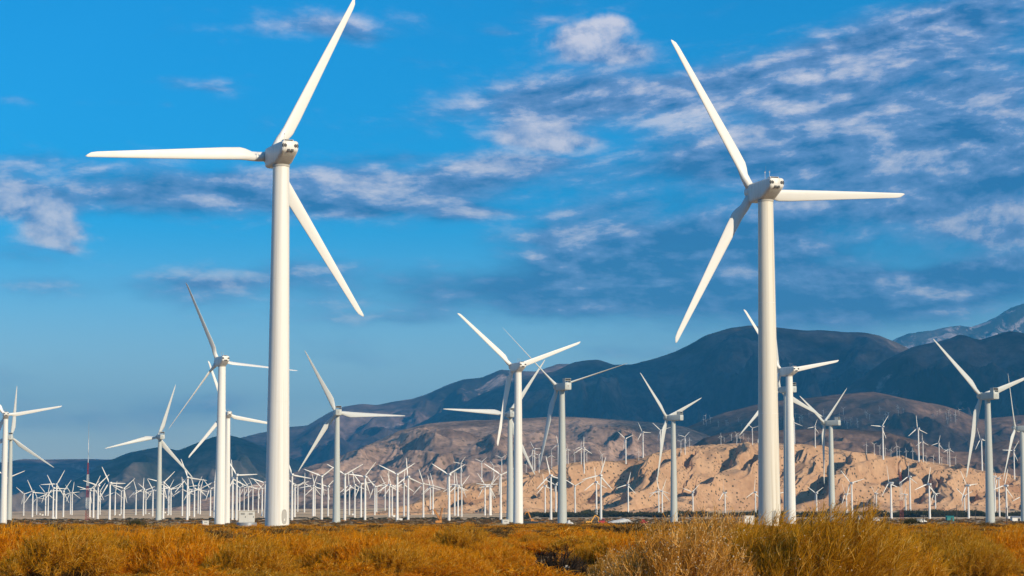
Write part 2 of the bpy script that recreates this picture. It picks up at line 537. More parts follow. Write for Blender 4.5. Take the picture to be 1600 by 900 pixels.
# ------------------------------------------------------------------ hills and mountains
def ridge(name, crest, mat, front, back, base, nu, nf, nb, seed, spur, spur_len, amp, power=1.2, detail=0.04, shear=0.0, fine=0.0, plateau=0.0, octv=6):
    """A range whose skyline runs through crest = [(px, py, D)]; spurs and gullies run down its flanks.
    front/back: horizontal width of the two flanks (m); base: ground height the flanks fall to."""
    px = np.array([c[0] for c in crest], float)
    D = np.array([c[2] for c in crest], float)
    pts = [at(*c) for c in crest]
    cx = np.array([p.x for p in pts]); cz = np.array([p.z for p in pts])
    X = np.linspace(cx[0], cx[-1], nu)
    Dc = np.interp(X, cx, D); Zc = np.interp(X, cx, cz)
    k = max(3, nu // 160)
    ker = np.ones(k) / k
    Zc = np.convolve(np.pad(Zc, k, mode='edge'), ker, 'same')[k:-k]
    Dc = np.convolve(np.pad(Dc, 8 * k, mode='edge'), np.ones(8 * k + 1) / (8 * k + 1), 'same')[8 * k:-8 * k]
    tf = np.linspace(1, 0, nf + 1)[:-1]
    tb = np.linspace(0, 1, nb)
    s = np.concatenate([-tf, tb])                        # -1 foot .. 0 crest .. 1 back foot
    S, XX = np.meshgrid(s, X, indexing='ij')
    DD = np.broadcast_to(Dc, S.shape); ZZ = np.broadcast_to(Zc, S.shape)
    wob = fbm(XX / (spur * 3.0), DD * 0 + seed * 1.7, 3, seed) * 0.25
    Wf = front * (1 + wob)
    YY = DD + np.where(S < 0, S * Wf, S * back)
    T = np.abs(S)
    if plateau:
        Tp = np.clip((T - plateau) / (1 - plateau), 0, 1)
    else:
        Tp = T
    prof = (1 - Tp) ** power
    prof = 0.75 * prof + 0.25 * (0.5 + 0.5 * np.cos(Tp * math.pi))
    wx = XX + shear * (DD - YY) + fbm(XX / (spur * 1.3), YY / (spur * 1.3), 3, seed + 3) * spur * 0.38
    rg = np.minimum(ridged(wx / spur, YY / spur_len + 3.3, octv, seed + 11), 0.62) - 0.55
    envel = np.clip((T - 0.02) * 4.5, 0, 1) * np.clip((1 - T) * 2.4, 0, 1) ** 0.8
    hgt = np.maximum(ZZ - base, 1.0)
    H = hgt * (prof + amp * rg * envel)
    H += hgt * detail * fbm(XX / (spur * 0.22), YY / (spur * 0.22), 5, seed + 21, 0.55) * np.clip(T * 8, 0.12, 1) * np.clip((1 - T) * 5, 0, 1)
    if fine:
        H += fine * np.clip(0.45 + 1.6 * fbm(XX / 160.0, YY / 160.0, 2, seed + 41), 0.12, 1.5) * ridged(wx / (spur * 0.20), YY / (spur_len * 0.35), 4, seed + 31) * np.clip(T * 9, 0.0, 1) * np.clip((1 - T) * 4, 0, 1)
    Z = base + H - 6.0 * np.clip(T * 40 - 39, 0, 1)
    v = np.stack([XX, YY, Z], -1).reshape(-1, 3)
    me = mesh_arrays(name, v, grid_quads(len(s), nu))
    return tag(obj(name, me, mat), kind='structure')


def rock_mat(name, bright, mid, veg, rock, vscale=0.004, vegamt=(0.45, 0.6), dots=0.0, dotscale=0.12, dotlim=0.70, rockamt=(0.62, 0.72), steep=None, mottle=0.45, bump=0.55):
    m, t, b = principled(name, mid, 1.0, 0.0)
    g = t.add('ShaderNodeNewGeometry')
    p = g.outputs['Position']
    a = t.noise(p, vscale, 6.0, 0.62)
    a2 = t.noise(p, vscale * 3.7, 6.0, 0.62)
    c = t.mix(t.mapr(a2, 0.38, 0.66), bright, mid)  # paler and middle ground tones, scattered by noise
    c = t.mix(t.mapr(a, *vegamt), c, veg)
    a3 = t.noise(p, vscale * 1.9, 8.0, 0.68, 0.6)
    c = t.mix(t.mapr(a3, *rockamt), c, rock)
    a4 = t.noise(p, vscale * 14.0, 5.0, 0.7)
    k4 = t.mapr(a4, 0.30, 0.70, 1 - mottle, 1 + mottle, False)
    c = t.mix(1.0, c, t.comb(k4, k4, k4), 'MULTIPLY')
    if steep is not None:
        nz = t.sep(g.outputs['Normal'])[2]
        c = t.mix(t.math('MULTIPLY', t.mapr(nz, 0.80, 0.62), 0.8), c, steep)
    if dots:
        vo = t.add('ShaderNodeTexVoronoi'); vo.inputs['Scale'].default_value = dotscale
        t.t.links.new(p, vo.inputs['Vector'])
        dn = t.noise(p, dotscale * 0.12, 3.0, 0.6)
        dm = t.math('MULTIPLY', t.mapr(vo.outputs['Distance'], 0.20, 0.32, 1.0, 0.0), t.mapr(dn, 0.34, 0.50))
        c = t.mix(t.math('MULTIPLY', dm, dots), c, (0.07, 0.055, 0.03))
    t.t.links.new(c, b.inputs['Base Color'])
    bp = t.add('ShaderNodeBump'); bp.inputs['Strength'].default_value = bump; bp.inputs['Distance'].default_value = 0.02 / vscale
    t.t.links.new(a2, bp.inputs['Height']); t.t.links.new(bp.outputs[0], b.inputs['Normal'])
    return m


M['front_hill'] = rock_mat('eroded_sandstone', (0.53, 0.325, 0.185), (0.45, 0.265, 0.148), (0.35, 0.19, 0.105), (0.57, 0.38, 0.235),
                           0.010, (0.50, 0.68), 0.92, 0.17, mottle=0.16, bump=0.10)
M['foothill'] = rock_mat('brown_foothill', (0.42, 0.28, 0.21), (0.31, 0.205, 0.155), (0.17, 0.112, 0.088), (0.48, 0.345, 0.26),
                         0.0030, (0.47, 0.66), 0.7, 0.045)
M['brush_slope'] = rock_mat('purple_brown_slope', (0.24, 0.15, 0.11), (0.15, 0.095, 0.07), (0.075, 0.052, 0.042), (0.36, 0.25, 0.18),
                            0.0022, (0.46, 0.64))
M['mountain'] = rock_mat('chaparral_mountain', (0.18, 0.14, 0.12), (0.10, 0.088, 0.08), (0.035, 0.04, 0.036), (0.40, 0.31, 0.25),
                         0.0011, (0.50, 0.66), rockamt=(0.62, 0.70))
M['bare_mountain'] = rock_mat('bare_brown_mountain', (0.22, 0.15, 0.13), (0.12, 0.085, 0.078), (0.045, 0.04, 0.04), (0.44, 0.32, 0.27),
                              0.0012, (0.44, 0.62), rockamt=(0.58, 0.68))
M['peak'] = rock_mat('pale_granite_peak', (0.14, 0.12, 0.11), (0.08, 0.078, 0.075), (0.05, 0.052, 0.05), (0.46, 0.37, 0.35),
                     0.0016, (0.42, 0.56), rockamt=(0.50, 0.58))

BASE_FAR = 20.0
# pale rocky peak far behind at the right
ridge('peak', [(1230, 600, 24000), (1330, 560, 24000), (1397, 531, 24000), (1419, 521, 24000), (1442, 517.5, 24000), (1467, 513.6, 24000), (1495, 509, 24000),
               (1518, 510, 24000), (1536, 505, 24000), (1559, 493, 24000), (1576, 483, 24000), (1595, 475, 24000), (1630, 466, 24000), (1690, 480, 24000), (1800, 520, 24000)],
      M['peak'], 6500, 5000, 300.0, 300, 110, 24, 41, 900, 2600, 0.30, 1.1, 0.05)
# low far ridge at the left end of the valley
ridge('mountain', [(-420, 740, 15000), (-150, 728, 15000), (12, 722, 15000), (37, 717, 15000), (72, 718, 15000), (139, 717, 15000), (167, 718, 15000), (230, 716, 15000),
                   (300, 715, 15000), (382, 687, 16500), (405, 677, 16500), (419, 674, 16500), (454, 667, 16500), (480, 665, 16500), (513, 645, 16500), (537, 635, 16500),
                   (565, 631, 16500), (589, 633, 16500), (612, 628, 16500), (646, 623, 16500), (669, 615, 16500), (698, 602, 16500), (724, 593, 16500), (753, 590, 16500),
                   (783, 577, 16500), (805, 580, 16500), (838, 579, 16500), (871, 570, 17000), (930, 566, 17000), (1000, 590, 17000), (1100, 620, 17000)],
      M['bare_mountain'], 5200, 4000, BASE_FAR, 520, 150, 24, 51, 900, 2600, 0.32, 1.15, 0.02)
# near dark hump at the left
ridge('mountain', [(-300, 790, 9500), (60, 776, 9500), (120, 748, 9500), (167, 722, 9500), (202, 707, 9500), (245, 699, 9500), (262, 700, 9500), (278, 704, 9500), (305, 693, 9500), (335, 682, 9500),
                   (359, 680, 9500), (382, 686, 9500), (419, 702, 9500), (470, 722, 9500), (540, 748, 9500), (620, 775, 9500)],
      M['mountain'], 2600, 2400, -10.0, 360, 130, 30, 61, 520, 1500, 0.32, 1.25, 0.02)
# the big mountain
ridge('mountain', [(380, 790, 13500), (470, 742, 13500), (560, 700, 13500), (640, 668, 13500), (700, 640, 13500), (760, 612, 13500), (820, 588, 13500), (867, 580, 13500), (893, 567, 13500), (915, 563, 13500), (935, 562, 13500),
                   (958, 570, 13500), (985, 569, 13500), (1025, 560, 13500), (1060, 547, 13500), (1100, 525, 13500), (1140, 512, 13500), (1170, 508, 13500), (1215, 512, 13500),
                   (1260, 516, 13500), (1300, 517, 13500), (1350, 520, 13500), (1375, 525, 13500), (1400, 535, 13500), (1440, 556, 13500), (1500, 585, 13500), (1560, 600, 13500), (1700, 640, 13500), (1900, 700, 13500)],
      M['mountain'], 4600, 3600, BASE_FAR, 700, 210, 30, 71, 760, 2400, 0.42, 1.15, 0.03)
# dark brown shoulder in front of it at the right
ridge('mountain', [(1180, 690, 11000), (1260, 650, 11000), (1330, 600, 11000), (1380, 565, 11000), (1423, 543, 11000), (1445, 538, 11000), (1467, 533, 11000), (1486, 528, 11000), (1498, 523, 11000), (1509, 524.5, 11000),
                   (1520, 529, 11000), (1532, 531, 11000), (1548, 526, 11000), (1567, 519, 11000), (1579, 517, 11000), (1588, 518, 11000), (1610, 523, 11000), (1660, 520, 11000), (1760, 545, 11000), (1950, 610, 11000)],
      M['bare_mountain'], 3600, 2600, BASE_FAR, 420, 170, 24, 81, 560, 2200, 0.38, 1.1, 0.022)
# lower brown slope between shoulder and foothills
slope_far = ridge('hill', [(980, 705, 8200), (1060, 672, 8200), (1130, 645, 8200), (1200, 628, 8200), (1260, 622, 8200), (1310, 616, 8200), (1365, 612, 8200), (1420, 624, 8200), (1470, 633, 8200), (1495, 640, 8200),
               (1530, 655, 8200), (1580, 650, 8200), (1640, 645, 8200), (1760, 650, 8200), (1900, 690, 8200)],
      M['brush_slope'], 2300, 2000, BASE_FAR, 420, 150, 24, 91, 400, 1300, 0.24, 1.1, 0.025)
# tan and purple foothill left of centre
slope_mid = ridge('hill', [(330, 800, 6600), (400, 772, 6600), (450, 745, 6600), (508, 721, 6600), (565, 700, 6600), (623, 673, 6600), (667, 662, 6600), (710, 658, 6600), (770, 656, 6600), (819, 654, 6600), (865, 651, 6600), (911, 652, 6600),
               (969, 656, 6600), (1035, 661, 6600), (1070, 667, 6600), (1105, 680, 6600), (1150, 700, 6600), (1230, 730, 6600)],
      M['foothill'], 2600, 1800, 6.0, 640, 210, 30, 101, 330, 1100, 0.24, 1.05, 0.02)
# grey rocky step behind the front hill
slope_step = ridge('hill', [(1020, 745, 5000), (1070, 705, 5000), (1100, 684, 5000), (1140, 675, 5000), (1200, 672, 5000), (1300, 670, 5000), (1380, 674, 5000), (1440, 690, 5000), (1480, 705, 5000), (1515, 706, 5000), (1545, 694, 5000),
               (1571, 688, 5000), (1600, 692, 5000), (1660, 690, 5000), (1760, 710, 5000), (1880, 760, 5000)],
      M['brush_slope'], 1300, 1200, 8.0, 480, 150, 24, 111, 170, 600, 0.24, 1.0, 0.025)
# the sunlit eroded hill in front
FRONT = [(600, 803, 3000), (640, 790, 3000), (680, 768, 3050), (725, 757, 3100), (767, 751, 3100), (795, 747, 3100), (818, 740, 3100), (842, 735, 3150), (882, 724, 3200), (917, 721, 3200), (969, 720, 3200),
         (1000, 715, 3200), (1035, 704, 3200), (1082, 697, 3250), (1122, 694, 3250), (1165, 692, 3250), (1227, 693, 3250), (1255, 694, 3250), (1284, 698, 3250), (1313, 703, 3250),
         (1342, 708, 3250), (1386, 713, 3250), (1427, 719, 3250), (1470, 724, 3250), (1513, 732, 3250), (1542, 737, 3250), (1600, 747, 3300), (1680, 757, 3300), (1800, 785, 3300)]
front_hill = ridge('hill', FRONT, M['front_hill'], 390, 900, 5.0, 1100, 240, 40, 121, 78, 420, 0.44, 0.95, 0.004, shear=0.55, fine=4.4, plateau=0.14, octv=4)

# ------------------------------------------------------------------ wind turbines
def blade_mesh(name, span, root_r, stations, nseg=12, tip_pt=True, sweep=0.0):
    """Twisted aerofoil blade along +Z; chord along X, thickness along Y.
    stations: (fraction, chord, thickness ratio, twist deg, chord offset)"""
    vs, fs = [], []
    for (f, ch, th, tw, off) in stations:
        z = f * span
        ca, sa = math.cos(R(tw)), math.sin(R(tw))
        blend = min(1.0, max(0.0, (f - 0.03) / 0.10))
        for i in range(nseg):
            a = 2 * math.pi * i / nseg
            cx, cy = math.cos(a) * 0.5, math.sin(a) * 0.5 * th
            # aerofoil: thin towards the trailing (+X) edge
            ax = cx
            ay = cy * (1.0 - 0.62 * (cx + 0.5)) * 1.25
            x = (cx * (1 - blend) + ax * blend + off * blend) * ch
            y = (cy * (1 - blend) + ay * blend) * ch
            vs.append((x * ca - y * sa, x * sa + y * ca, z))
    n = len(stations)
    for k in range(n - 1):
        for i in range(nseg):
            fs.append((k * nseg + i, k * nseg + (i + 1) % nseg, (k + 1) * nseg + (i + 1) % nseg, (k + 1) * nseg + i))
    fs.append(tuple(range(nseg - 1, -1, -1)))
    fs.append(tuple(range((n - 1) * nseg, n * nseg)))
    me = mesh_np(name, vs, fs)
    return me


# stall blades of the old machines: long, straight, a step at the shoulder, blunt pointed tip
BLADE_A = blade_mesh('blade', 28.0, 0.6, [
    (0.02, 1.45, 1.0, 12, 0), (0.07, 1.45, 1.0, 12, 0), (0.105, 1.50, 0.74, 11, 0.04), (0.14, 1.80, 0.40, 9, 0.18), (0.17, 1.92, 0.28, 8, 0.24),
    (0.26, 1.86, 0.23, 6, 0.24), (0.40, 1.66, 0.20, 4, 0.22), (0.55, 1.44, 0.18, 3, 0.20), (0.70, 1.22, 0.17, 2, 0.18),
    (0.84, 1.00, 0.16, 1, 0.16), (0.94, 0.84, 0.15, 0.5, 0.14), (0.972, 0.70, 0.15, 0, 0.08), (0.99, 0.38, 0.15, 0, -0.20), (1.0, 0.08, 0.2, 0, -1.6)], 14)
# pitch-regulated blades of the big grey machines: broad shoulder, slender curved taper
BLADE_B = blade_mesh('blade', 40.0, 1.0, [
    (0.02, 1.8, 1.0, 14, 0), (0.05, 1.8, 1.0, 14, 0), (0.10, 2.3, 0.62, 13, 0.08), (0.16, 3.05, 0.36, 11, 0.18), (0.21, 3.3, 0.28, 9.5, 0.24),
    (0.30, 3.0, 0.23, 7, 0.24), (0.42, 2.5, 0.20, 5, 0.23), (0.56, 1.98, 0.18, 3, 0.21), (0.70, 1.5, 0.17, 2, 0.2),
    (0.84, 1.08, 0.16, 1, 0.18), (0.94, 0.72, 0.16, 0, 0.16), (0.985, 0.42, 0.16, 0, 0.1), (1.0, 0.1, 0.2, 0, 0)], 12)
BLADE_C = blade_mesh('blade', 15.5, 0.4, [
    (0.02, 0.6, 1.0, 10, 0), (0.10, 0.75, 0.6, 9, 0.1), (0.18, 1.25, 0.28, 8, 0.22), (0.40, 1.08, 0.2, 4, 0.2), (0.70, 0.80, 0.18, 2, 0.18),
    (0.95, 0.52, 0.18, 0, 0.14), (1.0, 0.12, 0.2, 0, 0)], 6)


def loft(sections, nseg):
    """sections: list of (y, [(x, z) * nseg])"""
    vs, fs = [], []
    for (y, ring) in sections:
        vs += [(x, y, z) for (x, z) in ring]
    n = len(sections)
    for k in range(n - 1):
        for i in range(nseg):
            fs.append((k * nseg + i, (k + 1) * nseg + i, (k + 1) * nseg + (i + 1) % nseg, k * nseg + (i + 1) % nseg))
    fs.append(tuple(range(nseg)))
    fs.append(tuple(range(n * nseg - 1, (n - 1) * nseg - 1, -1)))
    return vs, fs


def rrect(w_, z0, z1, rad, chamf=None, n=4):
    """Rounded rectangle ring, counter-clockwise from the lower right corner."""
    hw = w_ / 2
    pts = []
    cs = [(hw - rad, z0 + rad, -90), (hw - rad, z1 - rad, 0), (-hw + rad, z1 - rad, 90), (-hw + rad, z0 + rad, 180)]
    for (cx, cz, a0) in cs:
        for i in range(n):
            a = R(a0 + 90.0 * i / (n - 1))
            pts.append((cx + rad * math.cos(a), cz + rad * math.sin(a)))
    return pts


def sharp(me, ang=0.6):
    bm = bmesh.new(); bm.from_mesh(me)
    bmesh.ops.recalc_face_normals(bm, faces=bm.faces)
    for f in bm.faces:
        f.smooth = True
    for e in bm.edges:
        if len(e.link_faces) == 2 and e.calc_face_angle(0) > ang:
            e.smooth = False
    bm.to_mesh(me); bm.free(); me.update()
    return me


# ---- nacelle of the old machines: wedge under-cut to the rear, "eyes" in the tail plate
secs = []
for (y, w_, z0, z1, rad) in ((-4.10, 2.05, 0.10, 1.22, 0.34), (-4.02, 2.42, -0.08, 1.36, 0.42), (-3.75, 2.56, -0.30, 1.42, 0.44), (-2.6, 2.64, -0.86, 1.44, 0.46),
                             (-1.2, 2.70, -1.50, 1.46, 0.50), (-0.9, 2.70, -1.60, 1.46, 0.50), (1.2, 2.72, -1.68, 1.46, 0.52), (3.40, 2.70, -1.66, 1.44, 0.52), (3.52, 2.58, -1.58, 1.38, 0.5)):
    secs.append((y, rrect(w_, z0, z1, rad, n=5)))
vs, fs = loft(secs, 20)
NAC_A = sharp(mesh_np('nacelle', vs, fs), 0.75)
EYE_A = MB().lathe([(0.44, -4.08), (0.44, -4.19), (0.30, -4.20), (0.30, -4.16)], 20, 'Y', mi=0).mesh('vent', 0.6)
EYE_A2 = MB().lathe([(0.27, -4.15), (0.27, -4.205), (0.10, -4.215)], 16, 'Y', mi=0).mesh('vent_core', 0.6)
SLOT_A = MB().box((0, -3.99, 0), (0.46, 0.30, 0.36)).mesh('slot', None, 0.03)
HATCH_A = MB().box((0, -2.75, 1.58), (1.5, 1.0, 0.26)).mesh('hatch', None, 0.04)
LOUVRE_A = MB().box((0, -3.27, 1.58), (1.26, 0.05, 0.17)).mesh('louvre')
MAST_A = MB().tube((0, 0, 1.4), (0, 0, 2.65), 0.028, n=6).box((0, 0, 2.62), (0.26, 0.04, 0.04)).lathe([(0.04, 2.64), (0.07, 2.70), (0.06, 2.80), (0.02, 2.82)], 8).mesh('sensor_mast', 0.6)
ROD_A = MB().tube((0, 0, 1.4), (0, 0, 3.7), 0.018, 0.008, n=5).mesh('lightning_rod', 0.6)
COLLAR_A = MB().lathe([(0.98, 3.50), (0.98, 3.90)], 20, 'Y').mesh('collar', 0.6)
SEAM_A = MB().box((0, -0.3, 1.462), (0.02, 5.0, 0.012)).box((-1.362, -0.3, 0), (0.012, 0.025, 2.3)).box((1.362, -0.3, 0), (0.012, 0.025, 2.3)).mesh('seam')
HUB_A = MB().lathe([(0.2, 3.84), (1.05, 3.88), (1.20, 4.1), (1.22, 5.1), (1.10, 5.5), (0.75, 5.95), (0.30, 6.2), (0.03, 6.26)], 22, 'Y').mesh('hub', 0.5)
ROTOR_A = 4.6
YAWR_A = MB().lathe([(1.22, -1.95), (1.28, -1.92), (1.28, -1.62)], 28, 'Z').mesh('yaw_ring', 0.6)

# ---- nacelle of the big grey machines: long box with a cooler on the tail
secs = []
for (y, w_, z0, z1, rad) in ((-6.3, 3.0, -1.35, 1.5, 0.35), (-6.15, 3.35, -1.6, 1.72, 0.4), (-2.0, 3.45, -1.75, 1.75, 0.4), (2.0, 3.40, -1.75, 1.70, 0.4), (3.6, 2.9, -1.5, 1.5, 0.5), (3.75, 2.6, -1.35, 1.35, 0.5)):
    secs.append((y, rrect(w_, z0, z1, rad, n=4)))
vs, fs = loft(secs, 16)
NAC_B = sharp(mesh_np('nacelle', vs, fs), 0.7)
mb = MB()
mb.box((0, -4.75, 2.55), (3.1, 2.3, 0.14)).box((0, -4.75, 3.62), (3.2, 2.5, 0.14))
for sx_ in (-1.5, 1.5):
    mb.box((sx_, -4.75, 2.6), (0.12, 2.4, 2.0))
COOL_B = mb.mesh('cooler', None, 0.03)
GRILLE_B = MB().box((0, -5.55, 3.05), (2.86, 0.14, 0.95)).box((0, -3.9, 3.05), (2.86, 0.14, 0.95)).mesh('grille')
HATCH_B = MB().box((0.0, -6.30, 0.1), (0.8, 0.12, 1.1)).mesh('hatch', None, 0.03)
HUB_B = MB().lathe([(0.3, 3.7), (1.55, 3.8), (1.7, 4.2), (1.7, 5.4), (1.45, 6.1), (0.95, 6.7), (0.4, 7.0), (0.04, 7.08)], 20, 'Y').mesh('hub', 0.5)
ROTOR_B = 4.8

# ---- nacelle of the small machines out on the plain
secs = []
for (y, w_, z0, z1, rad) in ((-2.3, 1.35, -0.45, 0.75, 0.2), (-2.1, 1.6, -0.65, 0.9, 0.25), (1.3, 1.7, -0.9, 0.95, 0.3), (1.5, 1.45, -0.7, 0.8, 0.3)):
    secs.append((y, rrect(w_, z0, z1, rad, n=3)))
vs, fs = loft(secs, 12)
NAC_C = sharp(mesh_np('nacelle', vs, fs), 0.7)
HUB_C = MB().lathe([(0.2, 1.45), (0.62, 1.55), (0.66, 2.2), (0.4, 2.7), (0.03, 2.9)], 10, 'Y').mesh('hub', 0.5)
ROTOR_C = 1.95


def tower_mesh(n, r0, r1, rings=()):
    """Unit-height tapered tube (scaled in Z to the tower's real height)."""
    prof = [(r0 * 1.0, 0.0)]
    for k in range(1, 9):
        f = k / 8
        prof.append((r0 + (r1 - r0) * f, f))
    return MB().lathe(prof, n, 'Z').mesh('tower', 0.5)


TOW_A = tower_mesh(40, 1.78, 1.20)
TOW_B = tower_mesh(28, 2.25, 1.30)
TOW_C = tower_mesh(10, 1.05, 0.62)
RINGM = MB().lathe([(1.0, -0.035), (1.008, -0.03), (1.008, 0.03), (1.0, 0.035)], 40, 'Z').mesh('flange', 0.5)
for me, mt in ((BLADE_A, 'blade'), (BLADE_B, 'greyblade'), (BLADE_C, 'far'), (NAC_A, 'white'), (NAC_B, 'grey'), (NAC_C, 'far'), (EYE_A, 'dark'), (EYE_A2, 'vent'), (SLOT_A, 'vent'),
               (HATCH_A, 'white'), (LOUVRE_A, 'dark'), (MAST_A, 'steel'), (ROD_A, 'steel'), (COLLAR_A, 'dark'), (SEAM_A, 'seam'), (HUB_A, 'white'), (YAWR_A, 'seam'), (COOL_B, 'grey'),
               (GRILLE_B, 'vent'), (HATCH_B, 'seam'), (HUB_B, 'grey'), (HUB_C, 'far'), (RINGM, 'white')):
    me.materials.append(M[mt])
TOW_A.materials.append(M['white']); TOW_B.materials.append(M['grey']); TOW_C.materials.append(M['far'])
TOW_CREAM = TOW_A.copy(); TOW_CREAM.materials.clear(); TOW_CREAM.materials.append(M['cream'])
NAC_CREAM = NAC_A.copy(); NAC_CREAM.materials.clear(); NAC_CREAM.materials.append(M['white'])


def turbine(kind, hub_px, hub_py, D, yaw, angle, label, group, pitch=0.0, tower_px=None, tilt=4.0, detail=True, tower=None, base_z=None, s=1.0):
    """One turbine: nacelle centre seen at (hub_px, hub_py) at distance D; yaw turns the rotor to the left of straight away;
    angle: clock angle of the first blade."""
    p = at(tower_px if tower_px is not None else hub_px, hub_py, D)
    gz = float(ground_z(p.x, p.y)) if base_z is None else base_z
    root = empty('wind_turbine', (p.x, p.y, gz), label, 'wind turbine', group)
    H = p.z - gz
    nac, hubm, bl, rot, tow, drop = {'A': (NAC_A, HUB_A, BLADE_A, ROTOR_A, TOW_A, 1.66), 'B': (NAC_B, HUB_B, BLADE_B, ROTOR_B, TOW_B, 1.72), 'C': (NAC_C, HUB_C, BLADE_C, ROTOR_C, TOW_C, 0.85)}[kind]
    if tower is not None:
        tow = tower
    sink = 1.2 if kind != 'C' else 2.0
    th = H - drop * s + sink
    t_ = obj('tower', tow, None, root, Matrix.Translation((0, 0, -sink)) @ Matrix.Diagonal((s, s, th, 1)))
    N = Matrix.Translation((0, 0, H)) @ Matrix.Rotation(R(yaw), 4, 'Z') @ Matrix.Scale(s, 4)
    n_ = obj('nacelle', nac, None, root, N)
    Rt = N @ Matrix.Rotation(R(tilt), 4, 'X')
    obj('hub', hubm, None, root, Rt)
    for k in range(3):
        obj('blade', bl, None, root, Rt @ Matrix.Translation((0, rot, 0)) @ Matrix.Rotation(R(angle + 120 * k), 4, 'Y') @ Matrix.Rotation(R(pitch), 4, 'Z'))
    if kind == 'A' and detail:
        I = Matrix.Identity(4)
        for x in (-0.80, 0.80):
            e_ = obj('vent', EYE_A, None, n_, Matrix.Translation((x, 0.10, 0.66)))
            obj('vent_core', EYE_A2, None, n_, Matrix.Translation((x, 0.10, 0.66)))
        for x in (-0.27, 0.27):
            obj('slot', SLOT_A, None, n_, Matrix.Translation((x, 0.02, -0.02)))
        obj('hatch', HATCH_A, None, n_); obj('louvre', LOUVRE_A, None, n_); obj('seam', SEAM_A, None, n_)
        for (x, y) in ((-0.75, -1.4), (-0.2, -1.9)):
            obj('sensor_mast', MAST_A, None, n_, Matrix.Translation((x, y, 0)))
        obj('lightning_rod', ROD_A, None, n_, Matrix.Translation((-0.5, -1.2, 0)))
        obj('collar', COLLAR_A, None, root, N)
        obj('yaw_ring', YAWR_A, None, root, N)
        for fz in (0.36, 0.69):
            r_ = 1.78 + (1.20 - 1.78) * fz
            f_ = obj('flange', RINGM, None, t_)
            f_.matrix_local = Matrix.Diagonal((1, 1, 1 / th, 1)) @ Matrix.Translation((0, 0, fz * th)) @ Matrix.Diagonal((r_, r_, 1.0, 1))
    if kind == 'B':
        c_ = obj('cooler', COOL_B, None, n_); obj('grille', GRILLE_B, None, n_); obj('hatch', HATCH_B, None, n_)
    return root, t_, th


def tower_door(root, t_, th, az_deg):
    """Oval service door on the tower foot, facing az_deg (0 = towards the camera, + = right)."""
    mb_ = MB()
    pts = []
    for i in range(24):
        a = 2 * math.pi * i / 24
        x = 0.42 * math.copysign(abs(math.cos(a)) ** 0.6, math.cos(a))
        z = 1.05 * math.copysign(abs(math.sin(a)) ** 0.8, math.sin(a))
        pts.append((x, z))
    r = 1.755
    for k, (g, off) in enumerate(((1.0, 0.012), (1.0, 0.05), (0.86, 0.055), (0.84, 0.02))):
        for (x, z) in pts:
            th_ = x * g / r
            mb_.v.append(((r + off) * math.sin(th_), -(r + off) * math.cos(th_), z * g + 2.9))
    for k in range(3):
        for i in range(24):
            mb_.f.append((k * 24 + i, k * 24 + (i + 1) % 24, (k + 1) * 24 + (i + 1) % 24, (k + 1) * 24 + i)); mb_.m.append(0)
    mb_.f.append(tuple(range(72, 96))); mb_.m.append(0)
    me = mb_.mesh('door', 0.5)
    me.materials.append(M['seam'])
    d_ = obj('door', me, None, t_)
    d_.matrix_local = Matrix.Diagonal((1, 1, 1 / th, 1)) @ Matrix.Rotation(R(az_deg), 4, 'Z')
    return d_


G_A = 'white turbines with round vents in the nacelle tail'
r1, tw1, th1 = turbine('A', 439.5, 241, 314, 25, 26.5, 'tallest white wind turbine, its thick tower left of centre, one blade level', G_A, tower_px=439.5)
tower_door(r1, tw1, th1, 42)
r2, tw2, th2 = turbine('A', 1196, 297, 341, 20, 88.0, 'large cream wind turbine rising behind the tall roadside bushes, blade level to the right', G_A, tower=TOW_CREAM)
tower_door(r2, tw2, th2, 20)
turbine('A', 347, 564, 705, 25, 95, 'white wind turbine beside the utility cabinet, just left of the thickest tower', G_A, pitch=-68)
turbine('A', 809.5, 573.5, 747, 25, 70, 'white wind turbine near mid picture with one blade pointing straight down', G_A)
turbine('A', 1233, 580, 775, 33, 80, 'white wind turbine partly hidden behind the large cream tower', G_A, tower=TOW_A)
turbine('A', 9, 649, 1070, 16, 80, 'white wind turbine cut by the left picture edge, blade stretched right', G_A)
turbine('A', 356, 648, 1060, 20, 100, 'white wind turbine half hidden behind the tower beside the utility cabinet', G_A)

G_B = 'tall grey turbines with a cooler on the nacelle'
for a in (
        (250, 683, 1560, 26, 17, 'grey wind turbine standing alone over the left rows, below the mountain saddle', 4),
        (527, 645, 1229, 12, 92, 'grey wind turbine just right of the thickest white tower', -24),
        (878, 604.5, 1009, 27, 72, 'grey wind turbine with thin edge-on blades right of mid picture', 62),
        (797, 648, 1282, 15, 274, 'grey wind turbine tucked behind the white tower near mid picture', 6),
        (1052, 653, 1306, 52, 70, 'grey wind turbine standing before the eroded hill, above the twiggy shrub', 4),
        (1298, 661, 1393, 56, 53, 'grey wind turbine seen almost side-on right of the cream tower', 4),
        (1543, 619, 1029, 29, 71, 'grey wind turbine tallest among those at the right end', 4),
        (1597, 669.5, 1402, 60, 90, 'grey wind turbine cut by the right picture edge', 4),
        (17, 684, 1658, 10, 5, 'grey wind turbine second from the left picture edge', 4),
        (1228, 609, 1180, 42, 110, 'grey wind turbine mostly hidden between the cream tower and its white neighbour', 4)):
    turbine('B', a[0], a[1], a[2], a[3], a[4], a[5], G_B, pitch=a[6])

